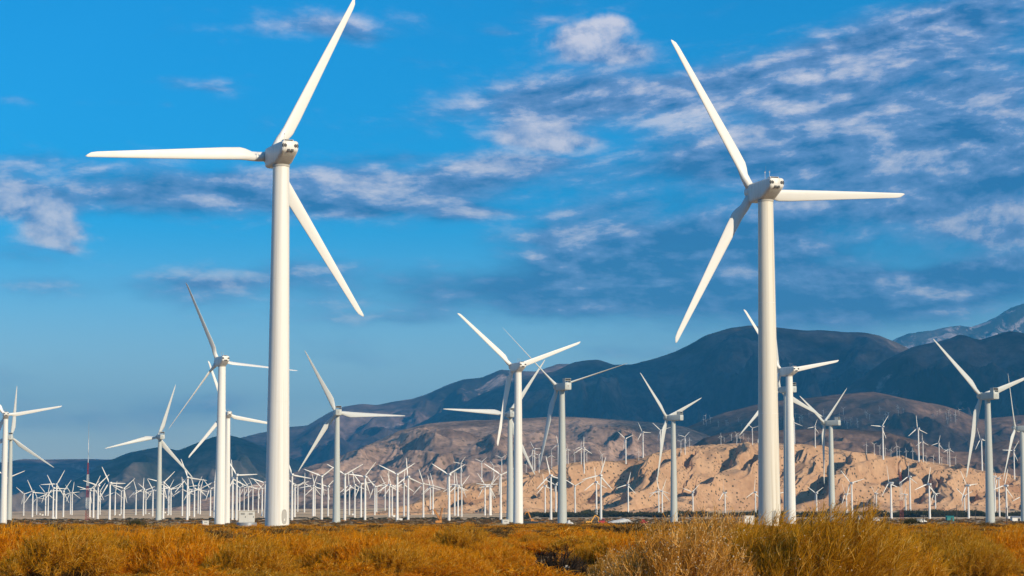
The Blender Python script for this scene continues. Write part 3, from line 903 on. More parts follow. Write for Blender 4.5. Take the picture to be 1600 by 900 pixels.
# ---- the small machines: (picture x, hub y, foot y) read off the photograph, feet on the plain or on the hills
PLAIN = []
Z1 = [(38, 765, 804), (130, 665, 790), (178, 655, 815), (200, 685, 785), (248, 660, 785), (262, 664, 790), (290, 632, 805), (307, 612, 800), (345, 650, 808), (392, 655, 780), (383, 658, 775),
      (488, 645, 810), (508, 635, 805), (532, 620, 820), (543, 650, 770), (596, 605, 822), (624, 655, 790), (657, 650, 770), (672, 635, 812), (737, 645, 775), (777, 640, 780), (790, 643, 765),
      (828, 645, 800), (850, 640, 800), (886, 605, 800), (915, 635, 758), (926, 640, 780), (988, 640, 792), (1016, 575, 810), (1026, 640, 790), (1053, 635, 805), (1073, 620, 745)]
Z2 = [(150, 640, 755), (163, 640, 780), (312, 640, 745), (323, 640, 770), (378, 635, 785), (400, 600, 790), (498, 580, 805), (520, 562, 820), (536, 630, 760), (560, 630, 735), (583, 625, 755), (607, 630, 755),
      (637, 640, 765), (657, 635, 795), (674, 605, 800)]
Z3 = [(23, 560, 808), (38, 620, 795), (54, 620, 740), (90, 605, 728), (137, 620, 785), (146, 625, 785), (184, 570, 800), (218, 625, 790), (309, 560, 810), (333, 620, 770), (362, 615, 795), (396, 610, 795), (418, 572, 800),
      (470, 625, 780), (480, 625, 765), (526, 615, 740), (549, 615, 790), (564, 620, 785), (592, 560, 812), (628, 610, 778), (651, 572, 800), (733, 608, 792), (770, 625, 765), (785, 618, 770), (872, 560, 810), (902, 615, 780),
      (920, 620, 790), (940, 620, 775), (1066, 615, 780), (1098, 625, 790)]
Z4 = [(296, 622, 788), (355, 562, 803), (595, 620, 765), (626, 565, 800), (653, 615, 780), (757, 620, 778), (872, 600, 780), (896, 565, 795), (1044, 615, 770)]
Z5 = [(378, 640, 785), (397, 650, 805), (563, 655, 770), (737, 658, 798), (901, 655, 800)]
Z6 = [(303, 655, 780), (470, 660, 785), (632, 665, 812), (660, 605, 812), (793, 662, 812), (872, 605, 822)]
Z7 = [(260, 668, 808), (282, 570, 740), (387, 612, 822), (420, 665, 812), (578, 675, 818), (598, 618, 828), (740, 570, 745), (763, 580, 740), (803, 620, 830), (888, 680, 822)]
K = 320 / 1108.0
K2 = 260 / 900.0
for lst, ox, k in ((Z1, 0, K), (Z2, 220, K), (Z3, 450, K), (Z4, 680, K), (Z5, 920, K), (Z6, 1140, K2), (Z7, 1340, K2)):
    for (zx, zh, zb) in lst:
        PLAIN.append((ox + zx * k, 580 + zh * k, 580 + zb * k))
PLAIN[0] = (11.5, 747, 812)
HILL = []
H4 = [(360, 470, 550), (317, 515, 590), (492, 505, 540), (527, 455, 530), (538, 420, 525), (562, 455, 540), (630, 455, 520), (665, 395, 500), (707, 420, 495), (719, 424, 495), (755, 440, 485), (790, 410, 495), (805, 415, 548), (820, 440, 485), (903, 450, 515),
      (140, 500, 610), (252, 490, 578)]
H5 = [(200, 365, 493), (293, 330, 460), (387, 320, 450), (270, 435, 475), (520, 355, 440), (498, 380, 428), (545, 370, 405), (800, 340, 390), (885, 308, 390), (715, 350, 390)]
H6 = [(350, 278, 388), (462, 302, 400), (828, 300, 465), (740, 395, 438)]
H7 = [(328, 310, 480), (353, 380, 480), (90, 395, 440), (120, 405, 445), (150, 415, 440), (212, 405, 460), (226, 430, 460), (262, 430, 465), (298, 430, 470), (440, 390, 490), (497, 420, 508), (487, 432, 490), (410, 460, 490), (670, 370, 520), (845, 430, 572), (180, 425, 455), (370, 455, 485), (455, 470, 498), (530, 468, 500)]
for lst, ox, k in ((H4, 680, K), (H5, 920, K), (H6, 1140, K2), (H7, 1340, K2)):
    for (zx, zh, zb) in lst:
        HILL.append((ox + zx * k, 580 + zh * k, 580 + zb * k))

ORD = ['', 'first', 'second', 'third', 'fourth', 'fifth', 'sixth', 'seventh', 'eighth', 'ninth', 'tenth', 'eleventh', 'twelfth', 'thirteenth', 'fourteenth', 'fifteenth', 'sixteenth', 'seventeenth', 'eighteenth', 'nineteenth',
       'twentieth']


def ordw(n):
    if n <= 20: return ORD[n]
    tens = {2: ('twenty', 'twentieth'), 3: ('thirty', 'thirtieth'), 4: ('forty', 'fortieth'), 5: ('fifty', 'fiftieth')}[n // 10]
    return tens[1] if n % 10 == 0 else tens[0] + '-' + ORD[n % 10]


ZONES = [(-50, 136, 'left of the lattice mast'), (136, 250, 'between lattice mast and lone grey turbine'), (250, 347, 'just right of the lone grey turbine'),
         (347, 440, 'just left of the thickest tower'), (440, 527, 'just right of the thickest tower'), (527, 640, 'in the row under the tan foothill'),
         (640, 809, 'around the orange crane'), (809, 1050, 'around the excavators'), (1050, 1240, 'around the cream tower'),
         (1240, 1420, 'before the eroded hill, right of cream tower'), (1420, 1700, 'at the right end of the plain')]
rr_ = random.Random(11)
BOXM = MB().box((0, 0, 0.9), (2.4, 1.8, 2.0)).mesh('body', None, 0.04); BOXM.materials.append(M['white'])
LIDM = MB().box((0, 0, 1.96), (2.6, 2.0, 0.14)).mesh('lid', None, 0.03); LIDM.materials.append(M['white'])
PLAIN.sort()
count = {}
for (x, hy, by) in PLAIN:
    z = next(i for i, q in enumerate(ZONES) if q[0] <= x < q[1])
    count[z] = count.get(z, 0) + 1
    # distance: the machines share one size (hub about 34 m) and differ a little between makers
    hp = max(by - hy, 24)
    D = min(max(34.0 * F / hp, 1450), 3600)
    if x > 700 and D > 2450:
        D = rr_.uniform(2150, 2400)
    s = (hp / F * D) / 34.0
    yaw = rr_.uniform(5, 38) if x < 1100 else rr_.uniform(25, 65)
    turbine('C', x, hy, D, yaw, rr_.uniform(0, 120), 'small white plain turbine, %s from left %s' % (ordw(count[z]), ZONES[z][2]), 'small white turbines on the plain',
            pitch=rr_.uniform(-4, 20), s=min(max(s, 0.85), 1.25))
    if rr_.random() < 0.22:
        q = at(x + rr_.choice((-5, 5, 7)), by, D - 6); q.z = float(ground_z(q.x, q.y))
        bx_ = empty('transformer_box', q, 'white transformer box by the %s plain turbine %s' % (ordw(count[z]), ZONES[z][2]), 'transformer box', 'transformer boxes at the turbine feet', 0.2)
        obj('body', BOXM, None, bx_); obj('lid', LIDM, None, bx_)

# feet of the hill machines: the visible point of the hill surface under a picture point
def surface(o):
    co = np.empty(len(o.data.vertices) * 3, np.float32); o.data.vertices.foreach_get('co', co)
    co = co.reshape(-1, 3).astype(float)
    c_, s_ = math.cos(PITCH), math.sin(PITCH)
    fwd = co[:, 1] * c_ + (co[:, 2] - CAM_Z) * s_
    up_ = -co[:, 1] * s_ + (co[:, 2] - CAM_Z) * c_
    return co, 800 + F * co[:, 0] / fwd, 450 - F * up_ / fwd


SURF = {k: surface(o) for k, o in (('front', front_hill), ('far', slope_far), ('step', slope_step), ('mid', slope_mid))}


def foot(key, px, py, tol=2.5):
    co, X_, Y_ = SURF[key]
    d_ = (X_ - px) ** 2 + (Y_ - py) ** 2
    near_ = np.nonzero(d_ < tol * tol)[0]
    if len(near_):
        k_ = near_[np.argmin(co[near_, 1])]
        return Vector(co[k_]), True
    k_ = np.argmin(d_)
    return Vector(co[k_]), bool(d_[k_] < 64)


HZ = [(0, 800, 'climbing the left flank'), (800, 890, 'on the left shoulder'), (890, 1000, 'on the crest left of the summit'), (1000, 1196, 'along the summit'),
      (1196, 1420, 'behind the crest, right of cream tower'), (1420, 1490, 'on the far right shoulder'), (1490, 1700, 'on the falling right end')]
HILL.sort(); count = {}
for (x, hy, by) in HILL:
    z = next(i for i, q in enumerate(HZ) if q[0] <= x < q[1])
    count[z] = count.get(z, 0) + 1
    hp = max(by - hy, 10)
    q, ok = foot('front', x, by)
    if not ok:
        q, ok = foot('step', x, by)
    if not ok:
        q, ok = foot('mid', x, by)
    D = q.y
    s = min(max(hp / F * D / 34.0, 0.30), 1.25)
    turbine('C', x, hy, D, rr_.uniform(0, 45), rr_.uniform(0, 120), 'white turbine on the eroded hill, %s from left %s' % (ordw(count[z]), HZ[z][2]), 'white turbines on the hills',
            pitch=rr_.uniform(-4, 16), s=s, base_z=min(q.z, at(x, hy, D).z - 6))

# ---- specks of turbines far up the brown slopes, too small to show their parts
TINY = []
for k in range(4):
    mb = MB()
    mb.tube((0, 0, -1), (0, 0, 24), 0.55, 0.4, n=6).box((0, -0.4, 24.6), (1.3, 3.4, 1.4))
    for j in range(3):
        a_ = R(k * 31 + j * 120)
        tip_ = Vector((math.sin(a_) * 11.5, 1.6, 24.6 + math.cos(a_) * 11.5))
        beam_ = MB().tube((0, 1.6, 24.6), tip_, 0.55, 0.2, n=4)
        mb.quadset(beam_.v, beam_.f)
    me = mb.mesh('far_turbine', 0.6); me.materials.append(M['far'])
    TINY.append(me)
spots = []
for (x0, x1, y0, y1, n_) in ((1095, 1160, 657, 668, 9), (1215, 1275, 650, 664, 8), (1280, 1390, 645, 668, 22), (1400, 1412, 640, 650, 5), (1455, 1505, 645, 662, 16), (1100, 1180, 675, 690, 8)):
    for k in range(n_):
        spots.append((rr_.uniform(x0, x1), rr_.uniform(y0, y1)))
spots.sort()
for i, (x, y) in enumerate(spots):
    q, ok = foot('far' if y < 672 else 'step', x, y, 3.5)
    if not ok: continue
    o = obj('far_turbine', TINY[i % 4]); o.location = q
    o.rotation_euler = (0, 0, R(rr_.uniform(0, 50)))
    f_ = rr_.uniform(0.6, 1.0) * (1.0 if y < 672 else 0.6); o.scale = (f_, f_, f_)
    tag(o, 'tiny white wind turbine far up the brown mountain slope', 'wind turbine', 'specks of turbines on the far slopes')

# ------------------------------------------------------------------ masts, cabinets, machines
def gz_at(px, D):
    a, _ = px_dir(px, HORIZON)
    return Vector((a * D, D, float(ground_z(a * D, D))))


def lattice_mast(px, D, top_py, widths, bands, label, spike):
    """Three-legged red and white lattice mast; every painted band is a part."""
    p = gz_at(px, D)
    root = empty('lattice_mast', p, label, 'mast', None, 0.35)
    Htot = at(px, top_py, D).z - p.z
    nb = len(bands)
    hl = Htot * (1 - spike)
    n_bay = 5
    for k, colname in enumerate(bands):
        mb = MB()
        for j in range(n_bay):
            za = hl * (k + j / n_bay) / nb; zb = hl * (k + (j + 1) / n_bay) / nb
            wa = widths[0] + (widths[1] - widths[0]) * za / hl; wb = widths[0] + (widths[1] - widths[0]) * zb / hl
            A = [Vector((wa * 0.577 * math.cos(R(q)), wa * 0.577 * math.sin(R(q)), za)) for q in (90, 210, 330)]
            B = [Vector((wb * 0.577 * math.cos(R(q)), wb * 0.577 * math.sin(R(q)), zb)) for q in (90, 210, 330)]
            for i in range(3):
                mb.tube(A[i], B[i], 0.10, n=5)
                mb.tube(A[i], B[(i + 1) % 3], 0.055, n=4, caps=False)
                mb.tube(A[(i + 1) % 3], B[i], 0.055, n=4, caps=False)
                mb.tube(B[i], B[(i + 1) % 3], 0.055, n=4, caps=False)
        obj('mast_section', mb.mesh('mast_section', 0.6), M[colname], root)
    if spike:
        obj('top_pole', MB().tube((0, 0, hl), (0, 0, hl + (Htot - hl) * 0.55), 0.24, 0.20, n=8).mesh('top_pole', 0.6), M['whitepaint'], root)
        obj('antenna', MB().tube((0, 0, hl + (Htot - hl) * 0.55), (0, 0, Htot), 0.20, 0.07, n=8).mesh('antenna', 0.6), M['steel'], root)
    return root


lattice_mast(136, 1650, 657, (3.2, 0.8), ['redpaint', 'whitepaint', 'redpaint', 'whitepaint', 'redpaint'], 'thin red and white lattice mast standing among the left turbine rows', 0.42)
lattice_mast(1408, 1750, 727, (3.4, 1.2), ['redpaint', 'redpaint', 'whitepaint', 'whitepaint', 'redpaint'], 'short red and white lattice mast at the eroded hill foot', 0.12)


def cabinet(px, D, w_, d_, h_, label, name='utility_cabinet', drum=None, rz=0.2, mat='box', doors=2, roof=True):
    p = gz_at(px, D)
    root = empty(name, p, label, 'cabinet', None, rz)
    z0 = -0.1
    if drum:
        mb = MB().lathe([(drum[0], -0.2), (drum[0], drum[1] - 0.05), (drum[0] - 0.05, drum[1])], 30, 'Z')
        obj('round_base', mb.mesh('round_base', 0.5), M['steel'], root)
        z0 = drum[1]
    else:
        obj('plinth', MB().box((0, 0, 0.0), (w_ + 0.3, d_ + 0.3, 0.24)).mesh('plinth', None, 0.02), M['concrete'], root)
        z0 = 0.12
    obj('body', MB().box((0, 0, z0 + h_ / 2), (w_, d_, h_)).mesh('body', None, 0.025), M[mat], root)
    dw = w_ / doors
    for k in range(doors):
        dr = obj('door', MB().box((-w_ / 2 + dw * (k + 0.5), -d_ / 2 - 0.012, z0 + h_ * 0.48), (dw * 0.90, 0.03, h_ * 0.82)).mesh('door', None, 0.01), M[mat], root)
        obj('handle', MB().box((-w_ / 2 + dw * (k + 0.5) + dw * 0.34, -d_ / 2 - 0.05, z0 + h_ * 0.5), (0.05, 0.05, 0.22)).mesh('handle'), M['dark'], dr)
        lv = MB()
        for j in range(4):
            lv.box((-w_ / 2 + dw * (k + 0.5), -d_ / 2 - 0.034, z0 + h_ * (0.70 + 0.045 * j)), (dw * 0.5, 0.02, 0.03))
        obj('louvre', lv.mesh('louvre'), M['vent'], dr)
    if roof:
        obj('roof', MB().box((0, 0, z0 + h_ + 0.045), (w_ + 0.16, d_ + 0.16, 0.09)).mesh('roof', None, 0.02), M[mat], root)
    return root


cabinet(385.5, 300, 2.2, 1.9, 1.55, 'pale transformer cabinet on a round steel base left of the thickest tower', 'transformer_cabinet', (1.4, 0.85), rz=0.12)
cabinet(321, 520, 1.5, 1.2, 1.5, 'small cream cabinet in the brush left of the transformer cabinet', rz=0.3, doors=1)
cabinet(789.5, 560, 1.8, 1.5, 1.9, 'small pale cabinet at the foot of the white mid-picture turbine', rz=0.2, doors=1)
cabinet(1169, 520, 2.5, 2.4, 2.9, 'white service shed left of the cream tower', 'service_shed', rz=0.08, mat='white', doors=1)
cabinet(1153, 560, 2.2, 1.8, 2.2, 'dark generator box beside the white service shed', 'generator_box', rz=0.1, mat='navy', doors=2)


def machine(px, D, label, name, col, kind, rz=0.0, s=1.0):
    """Tracked building machine: tracks, house, cab, counterweight, boom parts."""
    p = gz_at(px, D)
    root = empty(name, p, label, {'excavator': 'excavator', 'lift': 'crane', 'loader': 'loader'}[kind], None, rz)
    def part(n, mb, m, par=root, bev=0.05):
        return obj(n, mb.mesh(n, None, bev), M[m], par, None)
    for y in (-1.15, 1.15):
        tr = MB()
        prof = [(-2.0 * s, 0.25 * s), (-1.7 * s, 0.0), (1.7 * s, 0.0), (2.0 * s, 0.25 * s), (2.0 * s, 0.6 * s), (1.7 * s, 0.85 * s), (-1.7 * s, 0.85 * s), (-2.0 * s, 0.6 * s)]
        vs_ = [(x, y * s - 0.3 * s, z) for x, z in prof] + [(x, y * s + 0.3 * s, z) for x, z in prof]
        fs_ = [(i, (i + 1) % 8, 8 + (i + 1) % 8, 8 + i) for i in range(8)] + [tuple(range(7, -1, -1)), tuple(range(8, 16))]
        part('track', tr.quadset(vs_, fs_), 'dark', bev=None)
    part('house', MB().box((-0.6 * s, 0, 1.55 * s), (3.2 * s, 2.5 * s, 1.2 * s)), col)
    part('counterweight', MB().box((-2.3 * s, 0, 1.5 * s), (0.7 * s, 2.4 * s, 1.0 * s)), col)
    cab_ = part('cab', MB().box((0.75 * s, 0.75 * s, 2.2 * s), (1.5 * s, 1.0 * s, 1.6 * s)), col)
    part('window', MB().box((0.75 * s, 0.22 * s, 2.45 * s), (1.2 * s, 0.06, 0.9 * s)).box((1.52 * s, 0.75 * s, 2.4 * s), (0.06, 0.8 * s, 1.0 * s)), 'glass', cab_, None)
    return root, part


def beam(mb, a, b_, t0, t1):
    a, b_ = Vector(a), Vector(b_)
    q = (b_ - a).to_track_quat('Z', 'Y').to_matrix()
    vs_ = []
    for p_, t_ in ((a, t0), (b_, t1)):
        for (x, y) in ((-1, -1), (1, -1), (1, 1), (-1, 1)):
            vs_.append(p_ + q @ Vector((x * t_ / 2, y * t_ / 2, 0)))
    return mb.quadset(vs_, [(3, 2, 1, 0), (4, 5, 6, 7), (0, 1, 5, 4), (1, 2, 6, 5), (2, 3, 7, 6), (3, 0, 4, 7)])


def excavator(px, D, label, col, rz, s=1.0, boom=((0.8, 0, 1.8), (3.2, 0, 5.2), (5.4, 0, 4.0), (5.0, 0, 1.4))):
    root, part = machine(px, D, label, 'excavator', col, 'excavator', rz, s)
    b_ = [Vector(q) * s for q in boom]
    part('boom', beam(MB(), b_[0], b_[1], 0.65 * s, 0.55 * s), col)
    part('stick', beam(beam(MB(), b_[1], b_[2], 0.5 * s, 0.42 * s), b_[2], b_[3], 0.42 * s, 0.34 * s), col)
    bk = MB()
    c_ = b_[3]
    prof = [(-0.3, 0.2), (0.5, 0.1), (0.8, -0.5), (0.4, -1.1), (-0.5, -1.0), (-0.2, -0.5)]
    vs_ = [(c_.x + x * s, -0.6 * s, c_.z + z * s) for x, z in prof] + [(c_.x + x * s, 0.6 * s, c_.z + z * s) for x, z in prof]
    part('bucket', bk.quadset(vs_, [(i, (i + 1) % 6, 6 + (i + 1) % 6, 6 + i) for i in range(6)] + [tuple(range(5, -1, -1)), tuple(range(6, 12))]), 'dark', bev=None)
    part('cylinder', MB().tube(b_[0] + Vector((0.3, 0.3, 0.3)), (b_[0] + b_[1]) / 2 + Vector((0, 0.3, 0)), 0.12 * s, n=8), 'steel', bev=None)
    return root


root, part = machine(686, 1050, 'orange crane with two raised booms on the plain', 'crawler_crane', 'orange', 'lift', 0.5, 0.95)
bm1 = MB()
for (a_, b_) in (((0.5, -0.5, 2), (-3.2, -0.5, 7.4)), ((0.5, 0.5, 2), (-3.2, 0.5, 7.4)), ((1.1, -0.5, 2.3), (-2.8, -0.3, 7.6)), ((1.1, 0.5, 2.3), (-2.8, 0.3, 7.6))):
    beam(bm1, a_, b_, 0.22, 0.18)
for k in range(8):
    f0, f1 = k / 8, (k + 1) / 8
    beam(bm1, Vector((0.5, -0.5, 2)).lerp(Vector((-3.2, -0.5, 7.4)), f0), Vector((1.1, 0.5, 2.3)).lerp(Vector((-2.8, 0.3, 7.6)), f1), 0.12, 0.12)
part('boom', bm1, 'orange', bev=None)
bm2 = MB()
for y in (-0.45, 0.45):
    beam(bm2, (0.2, y, 2), (1.6, y, 8.2), 0.26, 0.2); beam(bm2, (0.9, y, 2), (1.9, y, 8.2), 0.2, 0.16)
for k in range(7):
    z = 2.6 + k * 0.8
    beam(bm2, (0.2 + (z - 2) * 0.226, -0.45, z), (0.9 + (z - 2) * 0.16, 0.45, z + 0.5), 0.11, 0.11)
part('mast', bm2, 'orange', bev=None)
excavator(833, 1040, 'orange excavator with its arm raised left beside the dark container', 'orange', R(195), 0.95, ((0.8, 0, 1.8), (2.6, 0, 6.6), (4.1, 0, 6.2), (4.4, 0, 5.0)))
excavator(921, 980, 'yellow excavator reaching down beside the red loader', 'yellow', R(20), 0.85)


def loader(px, D, label, rz, s=1.0):
    p = gz_at(px, D)
    root = empty('wheel_loader', p, label, 'loader', None, rz)
    def part(n, mb, m, par=root, bev=0.06):
        return obj(n, mb.mesh(n, 0.6 if bev is None else None, bev), M[m], par, None)
    part('body', MB().box((-0.9 * s, 0, 1.45 * s), (2.8 * s, 1.9 * s, 1.1 * s)).box((1.2 * s, 0, 1.2 * s), (1.6 * s, 1.5 * s, 0.8 * s)), 'redmachine')
    c_ = part('cab', MB().box((0.1 * s, 0, 2.35 * s), (1.4 * s, 1.5 * s, 1.3 * s), taper=0.9), 'redmachine')
    part('window', MB().box((0.1 * s, -0.74 * s, 2.45 * s), (1.0 * s, 0.08, 0.7 * s)), 'glass', c_, None)
    for x in (-1.5, 1.5):
        for y in (-0.95, 0.95):
            wv = MB().lathe([(0.3 * s, -0.22 * s), (0.66 * s, -0.22 * s), (0.72 * s, -0.12 * s), (0.72 * s, 0.12 * s), (0.66 * s, 0.22 * s), (0.3 * s, 0.22 * s)], 16, 'Y', (x * s, y * s, 0.70 * s))
            wh_ = part('wheel', wv, 'dark', bev=None)
            part('rim', MB().lathe([(0.36 * s, -0.24 * s), (0.36 * s, 0.24 * s)], 12, 'Y', (x * s, y * s, 0.70 * s)), 'redmachine', wh_, None)
    ar = MB()
    for y in (-0.6, 0.6):
        beam(ar, (0.6 * s, y * s, 1.8 * s), (3.0 * s, y * s, 0.6 * s), 0.25 * s, 0.2 * s)
    part('lift_arm', ar, 'redmachine', bev=None)
    part('bucket', MB().box((3.3 * s, 0, 0.45 * s), (0.9 * s, 2.2 * s, 0.8 * s), taper=0.75), 'redmachine')
    return root


loader(942, 985, 'red wheel loader right of the yellow excavator', 0.15, 1.0)
loader(1005, 1000, 'red wheel loader partly behind the twiggy shrub', 2.9, 0.85)


def container(px, D, l, w_, h_, label, mat, rz=0.05):
    p = gz_at(px, D)
    root = empty('shipping_container', p, label, 'container', None, rz)
    obj('body', MB().box((0, 0, h_ / 2), (l, w_, h_)).mesh('body', None, 0.03), M[mat], root)
    for k in range(int(l / 0.6)):
        obj('rib', MB().box((-l / 2 + 0.35 + 0.6 * k, -w_ / 2 - 0.03, h_ / 2), (0.22, 0.08, h_ * 0.86)).mesh('rib'), M[mat], root)
    dr = obj('door', MB().box((l / 2 + 0.02, 0, h_ / 2), (0.05, w_ * 0.92, h_ * 0.9)).mesh('door', None, 0.01), M[mat], root)
    obj('handle', MB().box((l / 2 + 0.07, 0.1, h_ / 2), (0.04, 0.05, h_ * 0.8)).mesh('handle'), M['steel'], dr)
    return root


container(834, 960, 9.0, 2.4, 1.9, 'long dark low container in front of the orange excavator', 'navy')
container(990, 930, 3.4, 2.0, 1.5, 'small white container near the red loaders', 'white', 0.2)


def heap(px, D, rx, ry, h_, label, mat, seed, name='sand_heap', cat='heap'):
    p = gz_at(px, D)
    n = 40
    th_ = np.linspace(0, 2 * math.pi, n, endpoint=False); rr2 = np.linspace(0, 1, 12)
    RR2, TH = np.meshgrid(rr2, th_, indexing='ij')
    ux, uy = RR2 * np.cos(TH), RR2 * np.sin(TH)
    z = h_ * (np.cos(RR2 * math.pi) * 0.5 + 0.5) * (1 + 0.6 * fbm(ux * 2.2 + seed, uy * 2.2, 4, seed)) - 0.15
    v = np.stack([ux * rx, uy * ry, z], -1).reshape(-1, 3)
    me = mesh_arrays(name, v, grid_quads(12, n, wrap=True))
    o = obj(name, me, M[mat]); o.location = p
    return tag(o, label, cat)


heap(890, 1000, 2.8, 2.0, 2.0, 'crumpled white tarpaulin heap behind the brush, left of the yellow excavator', 'tarp', 3, 'tarp_heap')
heap(970, 1080, 13.0, 5.0, 2.3, 'long pale sand berm behind the red loaders', 'tarp', 5, 'sand_berm', 'berm')


def utility_pole(px, D, h_, label, arms=1):
    p = gz_at(px, D)
    root = empty('utility_pole', p, label, 'pole', 'utility poles on the plain')
    obj('post', MB().tube((0, 0, -0.5), (0, 0, h_), 0.22, 0.15, n=8).mesh('post', 0.6), M['wood'], root)
    for k in range(arms):
        z = h_ - 0.6 - 1.1 * k
        c_ = obj('crossarm', MB().box((0, -0.2, z), (2.6, 0.16, 0.18)).mesh('crossarm'), M['wood'], root)
        for x in (-1.15, -0.45, 0.45, 1.15):
            obj('insulator', MB().lathe([(0.05, z + 0.08), (0.11, z + 0.16), (0.06, z + 0.30)], 6, 'Z', (x, -0.2, 0)).mesh('insulator'), M['whitepaint'], c_)
    return root


utility_pole(932, 1010, 7.6, 'dark wooden utility pole right behind the yellow excavator', 2)
for i, (x, D, h_) in enumerate(((1443, 1000, 4.6), (1495, 1350, 10.5), (1524, 1500, 10.0), (1357, 1500, 10.0), (1283, 1600, 10.0), (760, 1900, 9.0), (694, 1950, 9.0), (1573, 820, 7.0))):
    utility_pole(x, D, h_, ['short utility pole near the low white van', 'utility pole before the teal shed', 'utility pole just right of the teal shed', 'utility pole left of the short lattice mast',
                            'utility pole below the side-on grey turbine', 'distant utility pole left of the white mid-picture turbine', 'distant utility pole right of the orange crane',
                            'dark utility pole at the right end among turbines'][i])


def van(px, D, label, mat, rz, s=1.0):
    p = gz_at(px, D)
    root = empty('parked_van', p, label, 'van', None, rz)
    prof = [(-2.6, 0.4), (2.5, 0.4), (2.6, 1.0), (1.7, 1.25), (1.0, 2.05), (-2.5, 2.1), (-2.65, 1.2)]
    vs_ = [(x * s, -0.95 * s, z * s) for x, z in prof] + [(x * s, 0.95 * s, z * s) for x, z in prof]
    n = len(prof)
    obj('body', MB().quadset(vs_, [(i, (i + 1) % n, n + (i + 1) % n, n + i) for i in range(n)] + [tuple(range(n - 1, -1, -1)), tuple(range(n, 2 * n))]).mesh('body', None, 0.06), M[mat], root)
    obj('window', MB().box((0.3 * s, -0.96 * s, 1.62 * s), (1.4 * s, 0.04, 0.5 * s)).box((-1.4 * s, -0.96 * s, 1.62 * s), (1.4 * s, 0.04, 0.5 * s)).mesh('window'), M['glass'], root)
    for x in (-1.6, 1.6):
        for y in (-0.9, 0.9):
            obj('wheel', MB().lathe([(0.34 * s, -0.12), (0.36 * s, 0), (0.34 * s, 0.12)], 12, 'Y', (x * s, y * s, 0.36 * s)).mesh('wheel', 0.6), M['dark'], root)
    return root


van(1440, 1250, 'low white van parked at the eroded hill foot', 'white', 0.1, 1.1)
van(1368, 1500, 'pale van parked left of the short lattice mast', 'white', 0.4, 1.1)


def shed(px, D, w_, d_, h_, label, wall, roof, rz=0.1):
    p = gz_at(px, D)
    root = empty('shed', p, label, 'shed', None, rz)
    obj('wall', MB().box((0, 0, h_ / 2), (w_, d_, h_)).mesh('wall'), M[wall], root)
    vs_ = [(-w_ / 2 - .3, -d_ / 2 - .3, h_), (w_ / 2 + .3, -d_ / 2 - .3, h_), (w_ / 2 + .3, d_ / 2 + .3, h_), (-w_ / 2 - .3, d_ / 2 + .3, h_), (-w_ / 2 - .3, 0, h_ + d_ * .22), (w_ / 2 + .3, 0, h_ + d_ * .22)]
    obj('roof', MB().quadset(vs_, [(3, 2, 1, 0), (0, 1, 5, 4), (2, 3, 4, 5), (0, 4, 3), (1, 2, 5)]).mesh('roof'), M[roof], root)
    obj('door', MB().box((w_ * 0.15, -d_ / 2 - 0.03, h_ * 0.42), (w_ * 0.25, 0.06, h_ * 0.8)).mesh('door'), M['vent'], root)
    return root


shed(1484, 1500, 5.0, 4.0, 3.0, 'small teal shed at the eroded hill foot', 'teal', 'teal')
shed(1350, 1750, 9.0, 5.0, 2.6, 'low grey shed left of the short lattice mast', 'box', 'steel')
shed(1588, 1450, 7.0, 4.5, 2.6, 'low pale shed at the right picture edge', 'white', 'steel')


def rock(px, py, D, s, seed, label):
    p = at(px, py, D); p.z = float(ground_z(p.x, p.y))
    bm = bmesh.new(); bmesh.ops.create_icosphere(bm, subdivisions=3, radius=1.0)
    co = np.array([v.co for v in bm.verts])
    n = 1 + 0.35 * fbm(co[:, 0] * 1.3 + seed, co[:, 1] * 1.3 + co[:, 2], 4, seed)
    for v, k in zip(bm.verts, n):
        v.co = Vector((v.co.x * 1.25, v.co.y, v.co.z * 0.75)) * float(k) * s
    me = bpy.data.meshes.new('rock'); bm.to_mesh(me); bm.free()
    o = obj('rock', me, M['rock']); o.location = p + Vector((0, 0, s * 0.25))
    return tag(o, label, 'rock', 'pale rocks in the brush')


mr, t, b = principled('pale_rock', (0.5, 0.45, 0.38), 0.9, 0.1)
g = t.add('ShaderNodeTexCoord').outputs['Object']
nn = t.noise(g, 5.0, 6.0, 0.65)
t.t.links.new(t.mix(t.mapr(nn, 0.35, 0.65), (0.40, 0.33, 0.26), (0.66, 0.60, 0.52)), b.inputs['Base Color'])
M['rock'] = mr

# ------------------------------------------------------------------ brush
def ribbons(P0, P1, P2, wid, rs, segs=3):
    """Thin tapering curved strips through P0, P1 (control), P2. Returns verts, tris."""
    n = len(P0)
    side = rs.normal(size=(n, 3)); side[:, 2] *= 0.3
    d = P2 - P0
    side -= d * (np.sum(side * d, 1) / np.maximum(np.sum(d * d, 1), 1e-9))[:, None]
    side /= np.linalg.norm(side, axis=1)[:, None] + 1e-9
    vs = []
    for k in range(segs + 1):
        t_ = k / segs
        c_ = (1 - t_) ** 2 * P0.T + 2 * t_ * (1 - t_) * P1.T + t_ ** 2 * P2.T
        w_ = wid * (1 - 0.75 * t_)
        vs.append(c_.T - side * w_[:, None] / 2)
        vs.append(c_.T + side * w_[:, None] / 2)
    V = np.stack(vs, 1)                       # n, 2*(segs+1), 3
    m = 2 * (segs + 1)
    tri = []
    for k in range(segs):
        a = 2 * k
        tri += [(a, a + 1, a + 3), (a, a + 3, a + 2)]
    tri = np.array(tri)
    T_ = (np.arange(n)[:, None, None] * m + tri[None]).reshape(-1, 3)
    return V.reshape(-1, 3), T_, m


